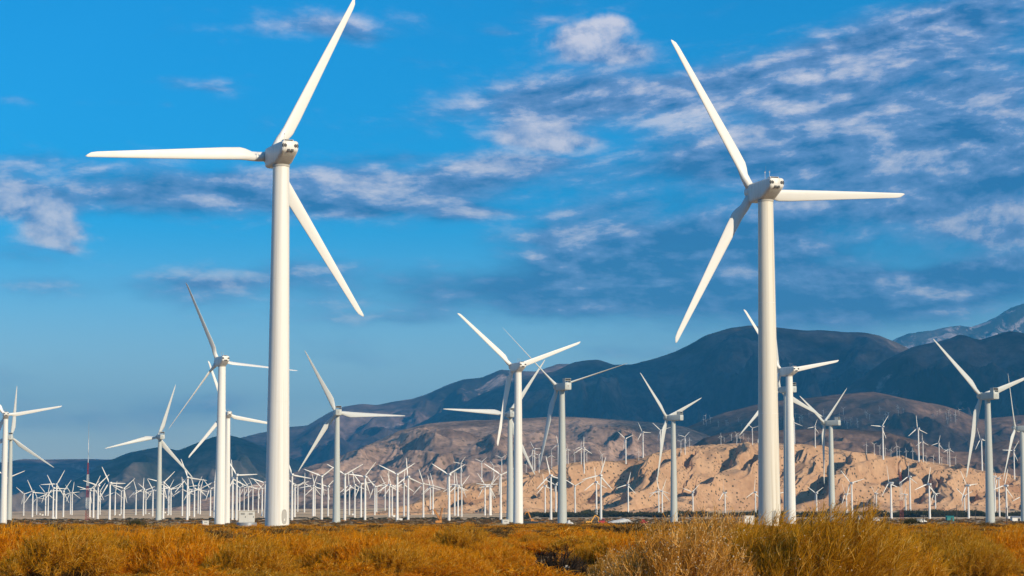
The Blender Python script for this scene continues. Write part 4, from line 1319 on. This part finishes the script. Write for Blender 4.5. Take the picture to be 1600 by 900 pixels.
def bush_mesh(name, seed, n_stem, n_twig, width, height, lean, stem_w, twig_w, twig_len, mats, fill=1.0, heads=0, head_size=0.02, segs=3, upright=0.5, spread=1.0, scat=0.55, shell=0.25):
    rs = np.random.default_rng(seed)
    # main stems: fan out of a small crown to a dome
    az_ = rs.uniform(0, 2 * math.pi, n_stem)
    q = np.sqrt(rs.uniform(0, 1, n_stem)) * spread
    tip = np.stack([np.cos(az_) * q * width / 2, np.sin(az_) * q * width / 2, height * np.sqrt(np.clip(1.02 - q * q * 0.92, 0.04, 1)) * rs.uniform(0.62, 0.94, n_stem)], 1)
    tip[:, 0] += lean * tip[:, 2]
    base = np.stack([np.cos(az_) * q * width * 0.16, np.sin(az_) * q * width * 0.16, -0.08 * np.ones(n_stem)], 1)
    mid = base * 0.45 + tip * 0.55
    mid[:, 2] = tip[:, 2] * rs.uniform(0.35, 0.62, n_stem)
    V1, T1, m1 = ribbons(base, mid, tip, np.full(n_stem, stem_w) * rs.uniform(0.6, 1.2, n_stem), rs, segs)
    # twigs along the stems
    own = np.repeat(np.arange(n_stem), n_twig)
    tt = rs.uniform(shell, 1.0, len(own)) ** 0.8
    b0 = ((1 - tt) ** 2)[:, None] * base[own] + (2 * tt * (1 - tt))[:, None] * mid[own] + (tt ** 2)[:, None] * tip[own]
    out = tip[own] - base[own]
    out /= np.linalg.norm(out, axis=1)[:, None] + 1e-6
    dirv = out * 0.8 + rs.normal(size=(len(own), 3)) * scat + np.array([lean * 1.6, 0, upright])
    dirv /= np.linalg.norm(dirv, axis=1)[:, None]
    L = twig_len * rs.uniform(0.5, 1.3, len(own))
    t2 = b0 + dirv * L[:, None]
    t2[:, 0] += lean * L * 0.5
    t1 = b0 + dirv * L[:, None] * 0.5 + rs.normal(size=(len(own), 3)) * (L * 0.10)[:, None] + np.array([0, 0, 0.02])
    V2, T2, m2 = ribbons(b0, t1, t2, np.full(len(own), twig_w) * rs.uniform(0.5, 1.3, len(own)), rs, segs)
    V = np.vstack([V1, V2]); T = np.vstack([T1, T2 + len(V1)])
    mi = np.concatenate([np.zeros(len(T1), np.int32), np.ones(len(T2), np.int32)])
    tint = np.concatenate([np.repeat(rs.uniform(0, 1, n_stem), m1), np.repeat(rs.uniform(0, 1, len(own)), m2)])
    if heads:
        pick = rs.choice(len(own), heads)
        c_ = t2[pick]
        r = head_size * rs.uniform(0.5, 1.3, heads)
        oct_ = np.array([(1, 0, 0), (-1, 0, 0), (0, 1, 0), (0, -1, 0), (0, 0, 1), (0, 0, -1)], float)
        of = np.array([(0, 2, 4), (2, 1, 4), (1, 3, 4), (3, 0, 4), (2, 0, 5), (1, 2, 5), (3, 1, 5), (0, 3, 5)])
        V3 = (c_[:, None, :] + oct_[None] * r[:, None, None]).reshape(-1, 3)
        T3 = (np.arange(heads)[:, None, None] * 6 + of[None]).reshape(-1, 3)
        T = np.vstack([T, T3 + len(V)]); V = np.vstack([V, V3])
        mi = np.concatenate([mi, np.full(len(T3), 2, np.int32)])
        tint = np.concatenate([tint, np.repeat(rs.uniform(0, 1, heads), 6)])
    me = mesh_arrays(name, V, T, smooth=False)
    for m_ in mats:
        me.materials.append(m_)
    me.polygons.foreach_set('material_index', mi)
    at_ = me.attributes.new('tint', 'FLOAT', 'POINT')
    at_.data.foreach_set('value', tint.astype(np.float32))
    return me


def strand_mat(name, cols, trans=0.42, hue_by_object=0.5):
    m = bpy.data.materials.new(name); m.use_nodes = True
    t = NT(m.node_tree)
    out = t.add('ShaderNodeOutputMaterial')
    a = t.add('ShaderNodeAttribute'); a.attribute_name = 'tint'
    rnd = t.add('ShaderNodeObjectInfo').outputs['Random']
    c = t.mix(t.mapr(a.outputs['Fac'], 0.0, 1.0, 0, 1, False), cols[0], cols[1])
    c = t.mix(t.math('MULTIPLY', t.mapr(rnd, 0.35, 1.0), hue_by_object), c, cols[2])
    c = t.mix(t.math('MULTIPLY', t.mapr(a.outputs['Fac'], 0.82, 0.90), 0.75), c, cols[3])
    d = t.add('ShaderNodeBsdfDiffuse'); t.t.links.new(c, d.inputs[0])
    tr = t.add('ShaderNodeBsdfTranslucent'); t.t.links.new(c, tr.inputs[0])
    mx = t.add('ShaderNodeMixShader'); mx.inputs[0].default_value = trans
    t.t.links.new(d.outputs[0], mx.inputs[1]); t.t.links.new(tr.outputs[0], mx.inputs[2])
    t.t.links.new(mx.outputs[0], out.inputs[0])
    return m


S_GOLD = strand_mat('golden_twigs', ((0.58, 0.18, 0.004), (0.97, 0.425, 0.012), (0.64, 0.29, 0.012), (0.97, 0.64, 0.15)))
S_STEM = strand_mat('brown_stems', ((0.20, 0.08, 0.01), (0.30, 0.13, 0.02), (0.22, 0.11, 0.02), (0.42, 0.24, 0.07)), 0.15)
S_OLIVE = strand_mat('olive_gold_twigs', ((0.50, 0.22, 0.010), (0.78, 0.39, 0.022), (0.46, 0.23, 0.016), (0.84, 0.56, 0.16)))
S_TWIG = strand_mat('dry_brown_twigs', ((0.42, 0.18, 0.025), (0.66, 0.33, 0.06), (0.50, 0.25, 0.05), (0.84, 0.56, 0.24)), 0.2)
S_HEAD = strand_mat('pale_seed_heads', ((0.70, 0.50, 0.26), (0.80, 0.62, 0.38), (0.76, 0.56, 0.32), (0.84, 0.70, 0.50)), 0.3)
S_PALE = strand_mat('straw_twigs', ((0.52, 0.36, 0.16), (0.62, 0.45, 0.24), (0.46, 0.33, 0.18), (0.70, 0.56, 0.36)))
S_DEAD = strand_mat('dead_black_twigs', ((0.025, 0.018, 0.014), (0.05, 0.035, 0.025), (0.03, 0.022, 0.018), (0.07, 0.05, 0.035)), 0.0)
S_DARK = strand_mat('dark_olive_leaves', ((0.055, 0.055, 0.022), (0.085, 0.08, 0.03), (0.07, 0.06, 0.03), (0.12, 0.10, 0.05)), 0.2)
S_RUST = strand_mat('rust_brush', ((0.15, 0.08, 0.022), (0.24, 0.13, 0.035), (0.12, 0.08, 0.03), (0.34, 0.22, 0.09)), 0.2)

LEAN = 0.16
# near variants: fine; far variants: coarser strands for the same bush
NEAR = [bush_mesh('brush', 200 + i, 200, 44, 1.8, (0.95, 1.1, 0.85, 1.0)[i], LEAN, 0.014, 0.013, 0.13, [S_STEM, S_GOLD], upright=0.3, scat=1.0, shell=0.45, segs=2) for i in range(4)]
NEAR += [bush_mesh('brush', 210, 180, 44, 1.7, 0.9, LEAN, 0.013, 0.012, 0.13, [S_STEM, S_OLIVE], upright=0.3, scat=1.0, shell=0.45, segs=2)]
NEAR += [bush_mesh('brush', 211, 110, 24, 1.5, 0.75, LEAN, 0.012, 0.011, 0.14, [S_STEM, S_PALE], upright=0.35, scat=1.0, shell=0.4, segs=2)]
MOUND = [bush_mesh('brush_mound', 250 + i, 420, 46, 3.6, (1.35, 1.15, 1.5)[i], 0.14, 0.016, 0.014, 0.18, [(S_STEM, S_STEM, S_RUST)[i], (S_GOLD, S_GOLD, S_OLIVE)[i]], upright=0.3, scat=1.0, shell=0.5, segs=2) for i in range(3)]
NEAR += [bush_mesh('brush', 212, 150, 16, 1.5, 0.7, 0.12, 0.015, 0.012, 0.2, [S_RUST, S_RUST])]
FAR = [bush_mesh('brush', 220 + i, 70, 14, 1.9, 1.0, LEAN, 0.028, 0.026, 0.24, [S_STEM, S_GOLD], segs=2, upright=0.35, scat=0.8) for i in range(3)]
FAR += [bush_mesh('brush', 230, 60, 12, 1.8, 0.9, LEAN, 0.03, 0.028, 0.36, [S_STEM, S_PALE], segs=2)]
FAR += [bush_mesh('brush', 231, 60, 14, 2.0, 1.0, 0.1, 0.05, 0.05, 0.4, [S_RUST, S_RUST], segs=2)]
TREE = [bush_mesh('brush', 240 + i, 40, 22, 2.0, 1.3, 0.08, 0.07, 0.09, 0.4, [S_DARK, S_DARK], segs=2) for i in range(2)]


def scatter(name, pts, scl, rot, var, meshes, label, cat):
    """One mass of brush: every point carries its own size, turn and kind (geometry-node instances)."""
    me = bpy.data.meshes.new(name)
    me.vertices.add(len(pts)); me.vertices.foreach_set('co', pts.astype(np.float32).ravel())
    for nm, tp, arr in (('scl', 'FLOAT_VECTOR', scl), ('rot', 'FLOAT', rot), ('var', 'INT', var)):
        a = me.attributes.new(nm, tp, 'POINT')
        a.data.foreach_set('vector' if tp == 'FLOAT_VECTOR' else 'value', (arr.astype(np.int32) if tp == 'INT' else arr.astype(np.float32)).ravel())
    me.update()
    o = obj(name, me)
    ng = bpy.data.node_groups.new(name + '_nodes', 'GeometryNodeTree')
    ng.interface.new_socket('Geometry', in_out='INPUT', socket_type='NodeSocketGeometry')
    ng.interface.new_socket('Geometry', in_out='OUTPUT', socket_type='NodeSocketGeometry')
    gi = ng.nodes.new('NodeGroupInput'); go = ng.nodes.new('NodeGroupOutput')
    jn = ng.nodes.new('GeometryNodeJoinGeometry')

    def attr(nm, tp):
        n_ = ng.nodes.new('GeometryNodeInputNamedAttribute'); n_.data_type = tp
        n_.inputs[0].default_value = nm
        return next(s for s in n_.outputs if s.enabled)
    a_s, a_r, a_v = attr('scl', 'FLOAT_VECTOR'), attr('rot', 'FLOAT'), attr('var', 'INT')
    cb = ng.nodes.new('ShaderNodeCombineXYZ'); ng.links.new(a_r, cb.inputs[2])
    for k, m_ in enumerate(meshes):
        src = bpy.data.objects.new(name + '_kind', m_)
        oi = ng.nodes.new('GeometryNodeObjectInfo'); oi.inputs[0].default_value = src
        oi.inputs['As Instance'].default_value = True
        cmp_ = ng.nodes.new('FunctionNodeCompare'); cmp_.data_type = 'INT'; cmp_.operation = 'EQUAL'
        ng.links.new(a_v, cmp_.inputs[2]); cmp_.inputs[3].default_value = k
        ip = ng.nodes.new('GeometryNodeInstanceOnPoints')
        ng.links.new(gi.outputs[0], ip.inputs['Points'])
        ng.links.new(cmp_.outputs[0], ip.inputs['Selection'])
        ng.links.new(oi.outputs['Geometry'], ip.inputs['Instance'])
        ng.links.new(cb.outputs[0], ip.inputs['Rotation'])
        ng.links.new(a_s, ip.inputs['Scale'])
        ng.links.new(ip.outputs[0], jn.inputs[0])
    ng.links.new(jn.outputs[0], go.inputs[0])
    md = o.modifiers.new('brush', 'NODES'); md.node_group = ng
    return tag(o, label, cat, kind='stuff')


def spread(n, d0, d1, azm, seed, power=2.0):
    rs = np.random.default_rng(seed)
    d = (rs.uniform(0, 1, n) * (d1 ** power - d0 ** power) + d0 ** power) ** (1 / power)
    a = rs.uniform(-azm, azm, n)
    x, y = d * np.sin(a), d * np.cos(a)
    return rs, d, a, x, y


# ---- the golden brush field, up to the feet of the first turbines: rounded bushes with bare gaps between them
KEEP_OUT = [(r1.location.x, r1.location.y, 4.5), (r2.location.x, r2.location.y, 3.0), (2.0, 88.0, 2.6), (2.0, 80.0, 2.4)]
rs = np.random.default_rng(31)
cell = 1.9
gx, gy = np.meshgrid(np.arange(-118, 118, cell), np.arange(54, 345, cell))
x = gx.ravel() + rs.uniform(-0.48, 0.48, gx.size) * cell
y = gy.ravel() + rs.uniform(-0.48, 0.48, gx.size) * cell
d = np.hypot(x, y); a = np.arctan2(x, y)
patch = fbm(x / 26.0, y / 26.0, 3, 77)
clmp = fbm(x / 5.5, y / 5.5, 2, 91)
keep = (np.abs(a) < 0.34) & (patch > -0.6) & ((clmp > 0.0 - 0.15 * (d > 160)) | (rs.uniform(0, 1, len(x)) < 0.16)) & ((d > 135) | (rs.uniform(0, 1, len(x)) < 0.55))
for (kx, ky, kr) in KEEP_OUT:
    keep &= (np.hypot(x - kx, (y - ky) * 0.5) > kr)
d, a, x, y, patch, clmp = d[keep], a[keep], x[keep], y[keep], patch[keep], clmp[keep]
n = len(x)
size = np.exp(rs.normal(0, 0.26, n)) * (1 + 0.35 * clmp)
tall = np.interp(d, [56, 80, 110, 160, 240, 345], [0.62, 0.62, 0.60, 0.56, 0.42, 0.30])
left = np.clip((-a - 0.08) / 0.10, 0, 1)
tall = tall * (1 + 0.30 * left * (d > 100)) * (1 + 0.25 * patch) * size
wide = np.interp(d, [56, 120, 345], [1.15, 1.2, 1.25]) * size * rs.uniform(0.85, 1.2, n)
scl = np.stack([wide, wide, tall], 1)
hue = fbm(x / 18.0 + 4.0, y / 18.0, 3, 78)
u = rs.uniform(0, 1, n)
var = np.where(hue > 0.30, np.where(u < 0.6, 4, rs.integers(0, 4, n)), rs.integers(0, 4, n))
var = np.where(u > 0.975, 5, np.where(u < 0.12, 4, np.where((u > 0.86), 6, var)))
pts = np.stack([x, y, ground_z(x, y) - 0.03], 1)
rot = rs.uniform(-0.7, 0.7, n)
nearm = d < 150
# broad mounds standing up out of the carpet
gx, gy = np.meshgrid(np.arange(-62, 62, 4.6), np.arange(84, 200, 6.5))
mx_ = gx.ravel() + rs.uniform(-2.0, 2.0, gx.size); my_ = gy.ravel() + rs.uniform(-2.8, 2.8, gx.size)
md_ = np.hypot(mx_, my_)
k_ = (np.abs(np.arctan2(mx_, my_)) < 0.32) & (rs.uniform(0, 1, gx.size) < 0.72) & ~((np.abs(mx_ + 33.6 * my_ / 314) < 3.0) & (my_ > 120)) & (np.hypot(mx_ - 2.0, (my_ - 86.0) * 0.6) > 5.0)
mx_, my_, md_ = mx_[k_], my_[k_], md_[k_]
ms_ = rs.uniform(0.65, 1.35, len(mx_)) * np.interp(md_, [84, 130, 200], [1.05, 0.80, 0.55])
mp_ = np.stack([mx_, my_, ground_z(mx_, my_) - 0.05], 1)
pts_n = np.vstack([pts[nearm], mp_]); scl_n = np.vstack([scl[nearm], np.stack([ms_ * 1.05, ms_ * 1.05, ms_ * rs.uniform(0.9, 1.5, len(ms_))], 1)])
rot_n = np.concatenate([rot[nearm], rs.uniform(-0.6, 0.6, len(ms_))]); var_n = np.concatenate([var[nearm], 7 + rs.choice(3, len(ms_), p=[0.42, 0.4, 0.18])])
scatter('golden_brush', pts_n, scl_n, rot_n, var_n, NEAR + MOUND, 'windblown golden brush covering the near ground', 'brush')
vf = np.where(var == 5, 3, np.where(var >= 4, 4, var % 3))
scatter('golden_brush_field', pts[~nearm], scl[~nearm], rot[~nearm], np.where(vf == 4, np.where(u < 0.3, 4, 1), vf)[~nearm], FAR, 'band of golden brush reaching to the first turbine towers', 'brush')

# ---- sparse desert scrub among the turbines
rs, d, a, x, y = spread(16000, 340, 1900, 0.32, 41, 1.6)
patch = fbm(x / 120.0, y / 60.0, 3, 79)
keep = patch > -0.15
d, x, y, patch = d[keep], x[keep], y[keep], patch[keep]
n = len(x)
s_ = rs.uniform(0.6, 1.5, n)
scl = np.stack([s_ * 1.3, s_ * 1.3, s_ * rs.uniform(0.45, 0.8, n)], 1)
u = rs.uniform(0, 1, n)
var = np.where(u < np.interp(d, [340, 700, 1100], [0.75, 0.45, 0.12]), rs.integers(0, 3, n), np.where(u < 0.80, 4, 3))
scatter('desert_scrub', np.stack([x, y, ground_z(x, y) - 0.03], 1), scl, rs.uniform(-3, 3, n), var, FAR, 'low rust and gold scrub scattered between the turbines', 'scrub')

# ---- dark tamarisk line at the hill foot and the dark strip across the plain
rs = np.random.default_rng(51)
L1 = 900
pxs = rs.uniform(820, 1640, L1); Ds = rs.uniform(2080, 2330, L1)
L2 = 1000
pxs2 = rs.uniform(-60, 830, L2); Ds2 = rs.uniform(1800, 2060, L2)
px_all = np.concatenate([pxs, pxs2]); D_all = np.concatenate([Ds, Ds2])
x = (px_all - 800) / F * D_all; y = D_all
clump = fbm(x / 60.0, y / 90.0, 3, 88)
keep = clump > -0.20
x, y, clump = x[keep], y[keep], clump[keep]
isr = (px_all[keep] > 820)
n = len(x)
hgt = np.where(isr, rs.uniform(1.5, 4.2, n), rs.uniform(0.4, 1.0, n)) * (1 + 0.6 * np.clip(clump, -0.3, 1))
wdt = hgt * rs.uniform(0.9, 1.7, n) + 0.8
scatter('treeline', np.stack([x, y, ground_z(x, y) - 0.2], 1), np.stack([wdt, wdt, hgt], 1), rs.uniform(-3, 3, n), rs.integers(0, 2, n), TREE, 'dark olive line of low desert trees along the hill foot', 'treeline')


# ---- the shrubs that stand out
def shrub(name, px, D, me, label, sc=(1, 1, 1), rz=0.0, cat='shrub', group=None):
    a_, _ = px_dir(px, HORIZON)
    x, y = a_ * D, D
    o = obj(name, me)
    o.location = (x, y, float(ground_z(x, y)) - 0.04)
    o.scale = sc
    o.rotation_euler = (0, 0, rz)
    return tag(o, label, cat, group)


TALL = [bush_mesh('tall_shrub', 300 + i, 460, 46, 3.2, 2.2, 0.24, 0.016, 0.012, 0.26, [S_STEM, S_OLIVE, S_HEAD], heads=200, head_size=0.014, upright=0.55, scat=0.7, shell=0.35, segs=2) for i in range(2)]
TWIGGY = [bush_mesh('twiggy_shrub', 310 + i, 360, 36, 3.0, 2.1, 0.06, 0.018, 0.013, 0.26, [S_TWIG, S_TWIG, S_HEAD], heads=1300, head_size=0.016, upright=0.5, scat=0.75, shell=0.3, segs=2) for i in range(2)]
ROUND = bush_mesh('round_shrub', 320, 520, 40, 3.2, 1.35, 0.18, 0.014, 0.012, 0.20, [S_STEM, S_OLIVE], upright=0.4, scat=0.85, shell=0.45, segs=2)
DEADM = bush_mesh('dead_shrub', 321, 60, 10, 1.6, 1.0, 0.05, 0.055, 0.032, 0.32, [S_DEAD, S_DEAD], upright=0.2)
DARKM = bush_mesh('dark_shrub', 322, 200, 22, 1.6, 0.9, 0.12, 0.014, 0.011, 0.28, [S_STEM, S_DARK])

G_T = 'tall shrubs in front of the cream tower'
shrub('tall_shrub', 1180, 60, TALL[0], 'tall olive-gold shrub in front of the cream tower', (1.25, 1.2, 1.34), 0.1, group=G_T)
shrub('tall_shrub', 1285, 58, TALL[1], 'tallest olive-gold shrub, right of the cream tower, leaning with the wind', (1.4, 1.3, 1.46), -0.2, group=G_T)
shrub('tall_shrub', 1372, 62, TALL[0], 'lower olive-gold shrub at the right foot of the tallest shrub', (1.25, 1.2, 1.16), 0.8, group=G_T)
shrub('twiggy_shrub', 1060, 57, TWIGGY[0], 'big dry brown shrub with pale seed heads left of the cream tower', (1.4, 1.3, 1.40), 0.0)
shrub('twiggy_shrub', 1120, 64, TWIGGY[1], 'dry brown shrub behind the big seed-head shrub, towards the cream tower', (1.2, 1.2, 1.46), 1.2)
shrub('twiggy_shrub', 968, 62, TWIGGY[1], 'low pale twiggy shrub at the left foot of the big seed-head shrub', (0.8, 0.75, 0.92), 0.4)
shrub('round_shrub', 1512, 80, ROUND, 'rounded golden shrub at the bottom right beside the pale rocks', (1.2, 1.2, 1.25), 0.1)
shrub('dead_shrub', 868, 88, DEADM, 'dead black twisted shrub at the bottom edge near mid picture', (1.25, 1.25, 1.35), 0.3)
shrub('dead_shrub', 906, 90, DEADM, 'smaller dead black shrub right of the twisted dead one', (0.8, 0.8, 0.8), 1.6)
for i, (px, D, s_, lab) in enumerate(((210, 280, 1.9, 'dark olive shrub in the brush right of the lattice mast'), (18, 260, 1.5, 'dark olive shrub near the left picture edge'), (48, 240, 1.3, 'small dark olive shrub right of the one at the left picture edge'),
                                      (495, 190, 1.0, 'small dark shrub in the brush just right of the thickest tower'), (712, 118, 1.0, 'dark shrub in the golden brush below the orange crane'), (1425, 420, 2.6, 'dark green shrub at the foot of the short lattice mast'),
                                      (490, 100, 0.9, 'dark twiggy clump low in the brush under the thickest tower'))):
    shrub('dark_shrub', px, D, DARKM, lab, (s_, s_, s_ * 0.9), i * 0.9)
# front row of golden mounds
rs2 = random.Random(5)
row = [(px + rs2.uniform(-14, 14), rs2.uniform(78, 98), rs2.uniform(0.95, 1.35)) for px in (20, 95, 170, 235, 310, 385, 455, 530, 605, 690, 765, 1455, 1590)]
row.sort()
for i, (px, D, s_) in enumerate(row):
    shrub('brush_mound', px, D, MOUND[i % 3], 'rounded golden brush mound along the bottom picture edge, %s from the left' % ordw(i + 1), (s_, s_, s_ * rs2.uniform(1.0, 1.45)), rs2.uniform(-0.6, 0.6), 'brush mound', 'golden brush mounds along the bottom edge')

for i, (px, D, s_, lab) in enumerate(((1452, 93, 0.28, 'pale rock at the bottom edge left of the rounded shrub'), (1464, 92.6, 0.2, 'small pale rock touching the larger one by the rounded shrub'), (1440, 92, 0.17, 'smallest pale rock left of the rounded shrub'),
                                      (1592, 100, 0.3, 'pale rock at the right picture edge in the brush'), (884, 91, 0.5, 'flat sand-coloured rock under the dead black shrub'))):
    a_, e_ = px_dir(px, HORIZON)
    p = Vector((a_ * D, D, 0))
    rock(px, HORIZON, D, s_, 60 + i, lab)

# ------------------------------------------------------------------ unseen clouds added out of frame to shade the mountains
def cloud_at(name, x, y, z, rx, ry, rz, seed, label):
    """A lumpy flat-based cumulus bank."""
    rs = np.random.default_rng(seed)
    n1, n2 = 96, 40
    th_ = np.linspace(0, 2 * math.pi, n1, endpoint=False)
    ph = np.linspace(-0.5 * math.pi, 0.5 * math.pi, n2)
    P, T_ = np.meshgrid(ph, th_, indexing='ij')
    ux, uy, uz = np.cos(P) * np.cos(T_), np.cos(P) * np.sin(T_), np.sin(P)
    bump = 1 + 0.55 * fbm(ux * 2.6 + seed, uy * 2.6 + uz * 2.0, 5, seed)
    uzz = np.where(uz < 0, uz * 0.25, uz)
    v = np.stack([x + ux * rx * bump, y + uy * ry * bump, z + uzz * rz * bump], -1).reshape(-1, 3)
    me = mesh_arrays(name, v, grid_quads(n2, n1, wrap=True))
    o = obj(name, me, M['cloud'])
    return tag(o, label, 'cloud', 'unseen clouds shading the mountains')


mc = bpy.data.materials.new('cloud_white'); mc.use_nodes = True
t = NT(mc.node_tree)
out = t.add('ShaderNodeOutputMaterial')
d1 = t.add('ShaderNodeBsdfDiffuse'); d1.inputs[0].default_value = (0.85, 0.85, 0.87, 1)
tp = t.add('ShaderNodeBsdfTransparent')
mx = t.add('ShaderNodeMixShader'); mx.inputs[0].default_value = 0.58      # thin cloud: part of the sun comes through
t.t.links.new(d1.outputs[0], mx.inputs[1]); t.t.links.new(tp.outputs[0], mx.inputs[2])
t.t.links.new(mx.outputs[0], out.inputs[0])
M['cloud'] = mc
CLOUD_Z = 3300.0
off = CLOUD_Z / math.tan(R(SUN_EL))
ox, oy = math.sin(R(SUN_AZ)) * off, -math.cos(R(SUN_AZ)) * off
for i, (x, y, rx, ry, rz_) in enumerate(((600, 7600, 900, 900, 300), (2700, 7300, 900, 1000, 300), (2600, 12200, 4300, 2700, 700), (-1500, 12500, 2600, 2500, 600), (-4200, 11500, 1900, 2800, 600))):
    cloud_at('cloud', x + ox, y + oy, CLOUD_Z, rx, ry, rz_, 400 + i, ['small unseen cloud shading the middle brown slope', 'small unseen cloud shading the right brown slope', 'broad unseen cloud bank shading the big mountain', 'unseen cloud bank shading the left ridge', 'unseen cloud bank shading the valley end'][i])

# ------------------------------------------------------------------ air
zmin = min(float(o.data.vertices[i].co.z) for o in bpy.data.objects if o.get('kind') == 'structure' and o.type == 'MESH' for i in range(0, len(o.data.vertices), 7)) - 4.0
zmax = 2560.0
hz = MB().box((0, 0, (zmin + zmax) / 2), (94000, 94000, zmax - zmin)).mesh('haze')
mh = bpy.data.materials.new('valley_air'); mh.use_nodes = True
t = NT(mh.node_tree)
out = t.add('ShaderNodeOutputMaterial')
pv = t.add('ShaderNodeVolumePrincipled')
pv.inputs['Color'].default_value = (0.09, 0.54, 1.0, 1)
pv.inputs['Density'].default_value = 4.3e-5
pv.inputs['Anisotropy'].default_value = 0.0
t.t.links.new(pv.outputs[0], out.inputs['Volume'])
tag(obj('haze', hz, mh), 'thin blue air over the whole valley', 'haze', kind='stuff')
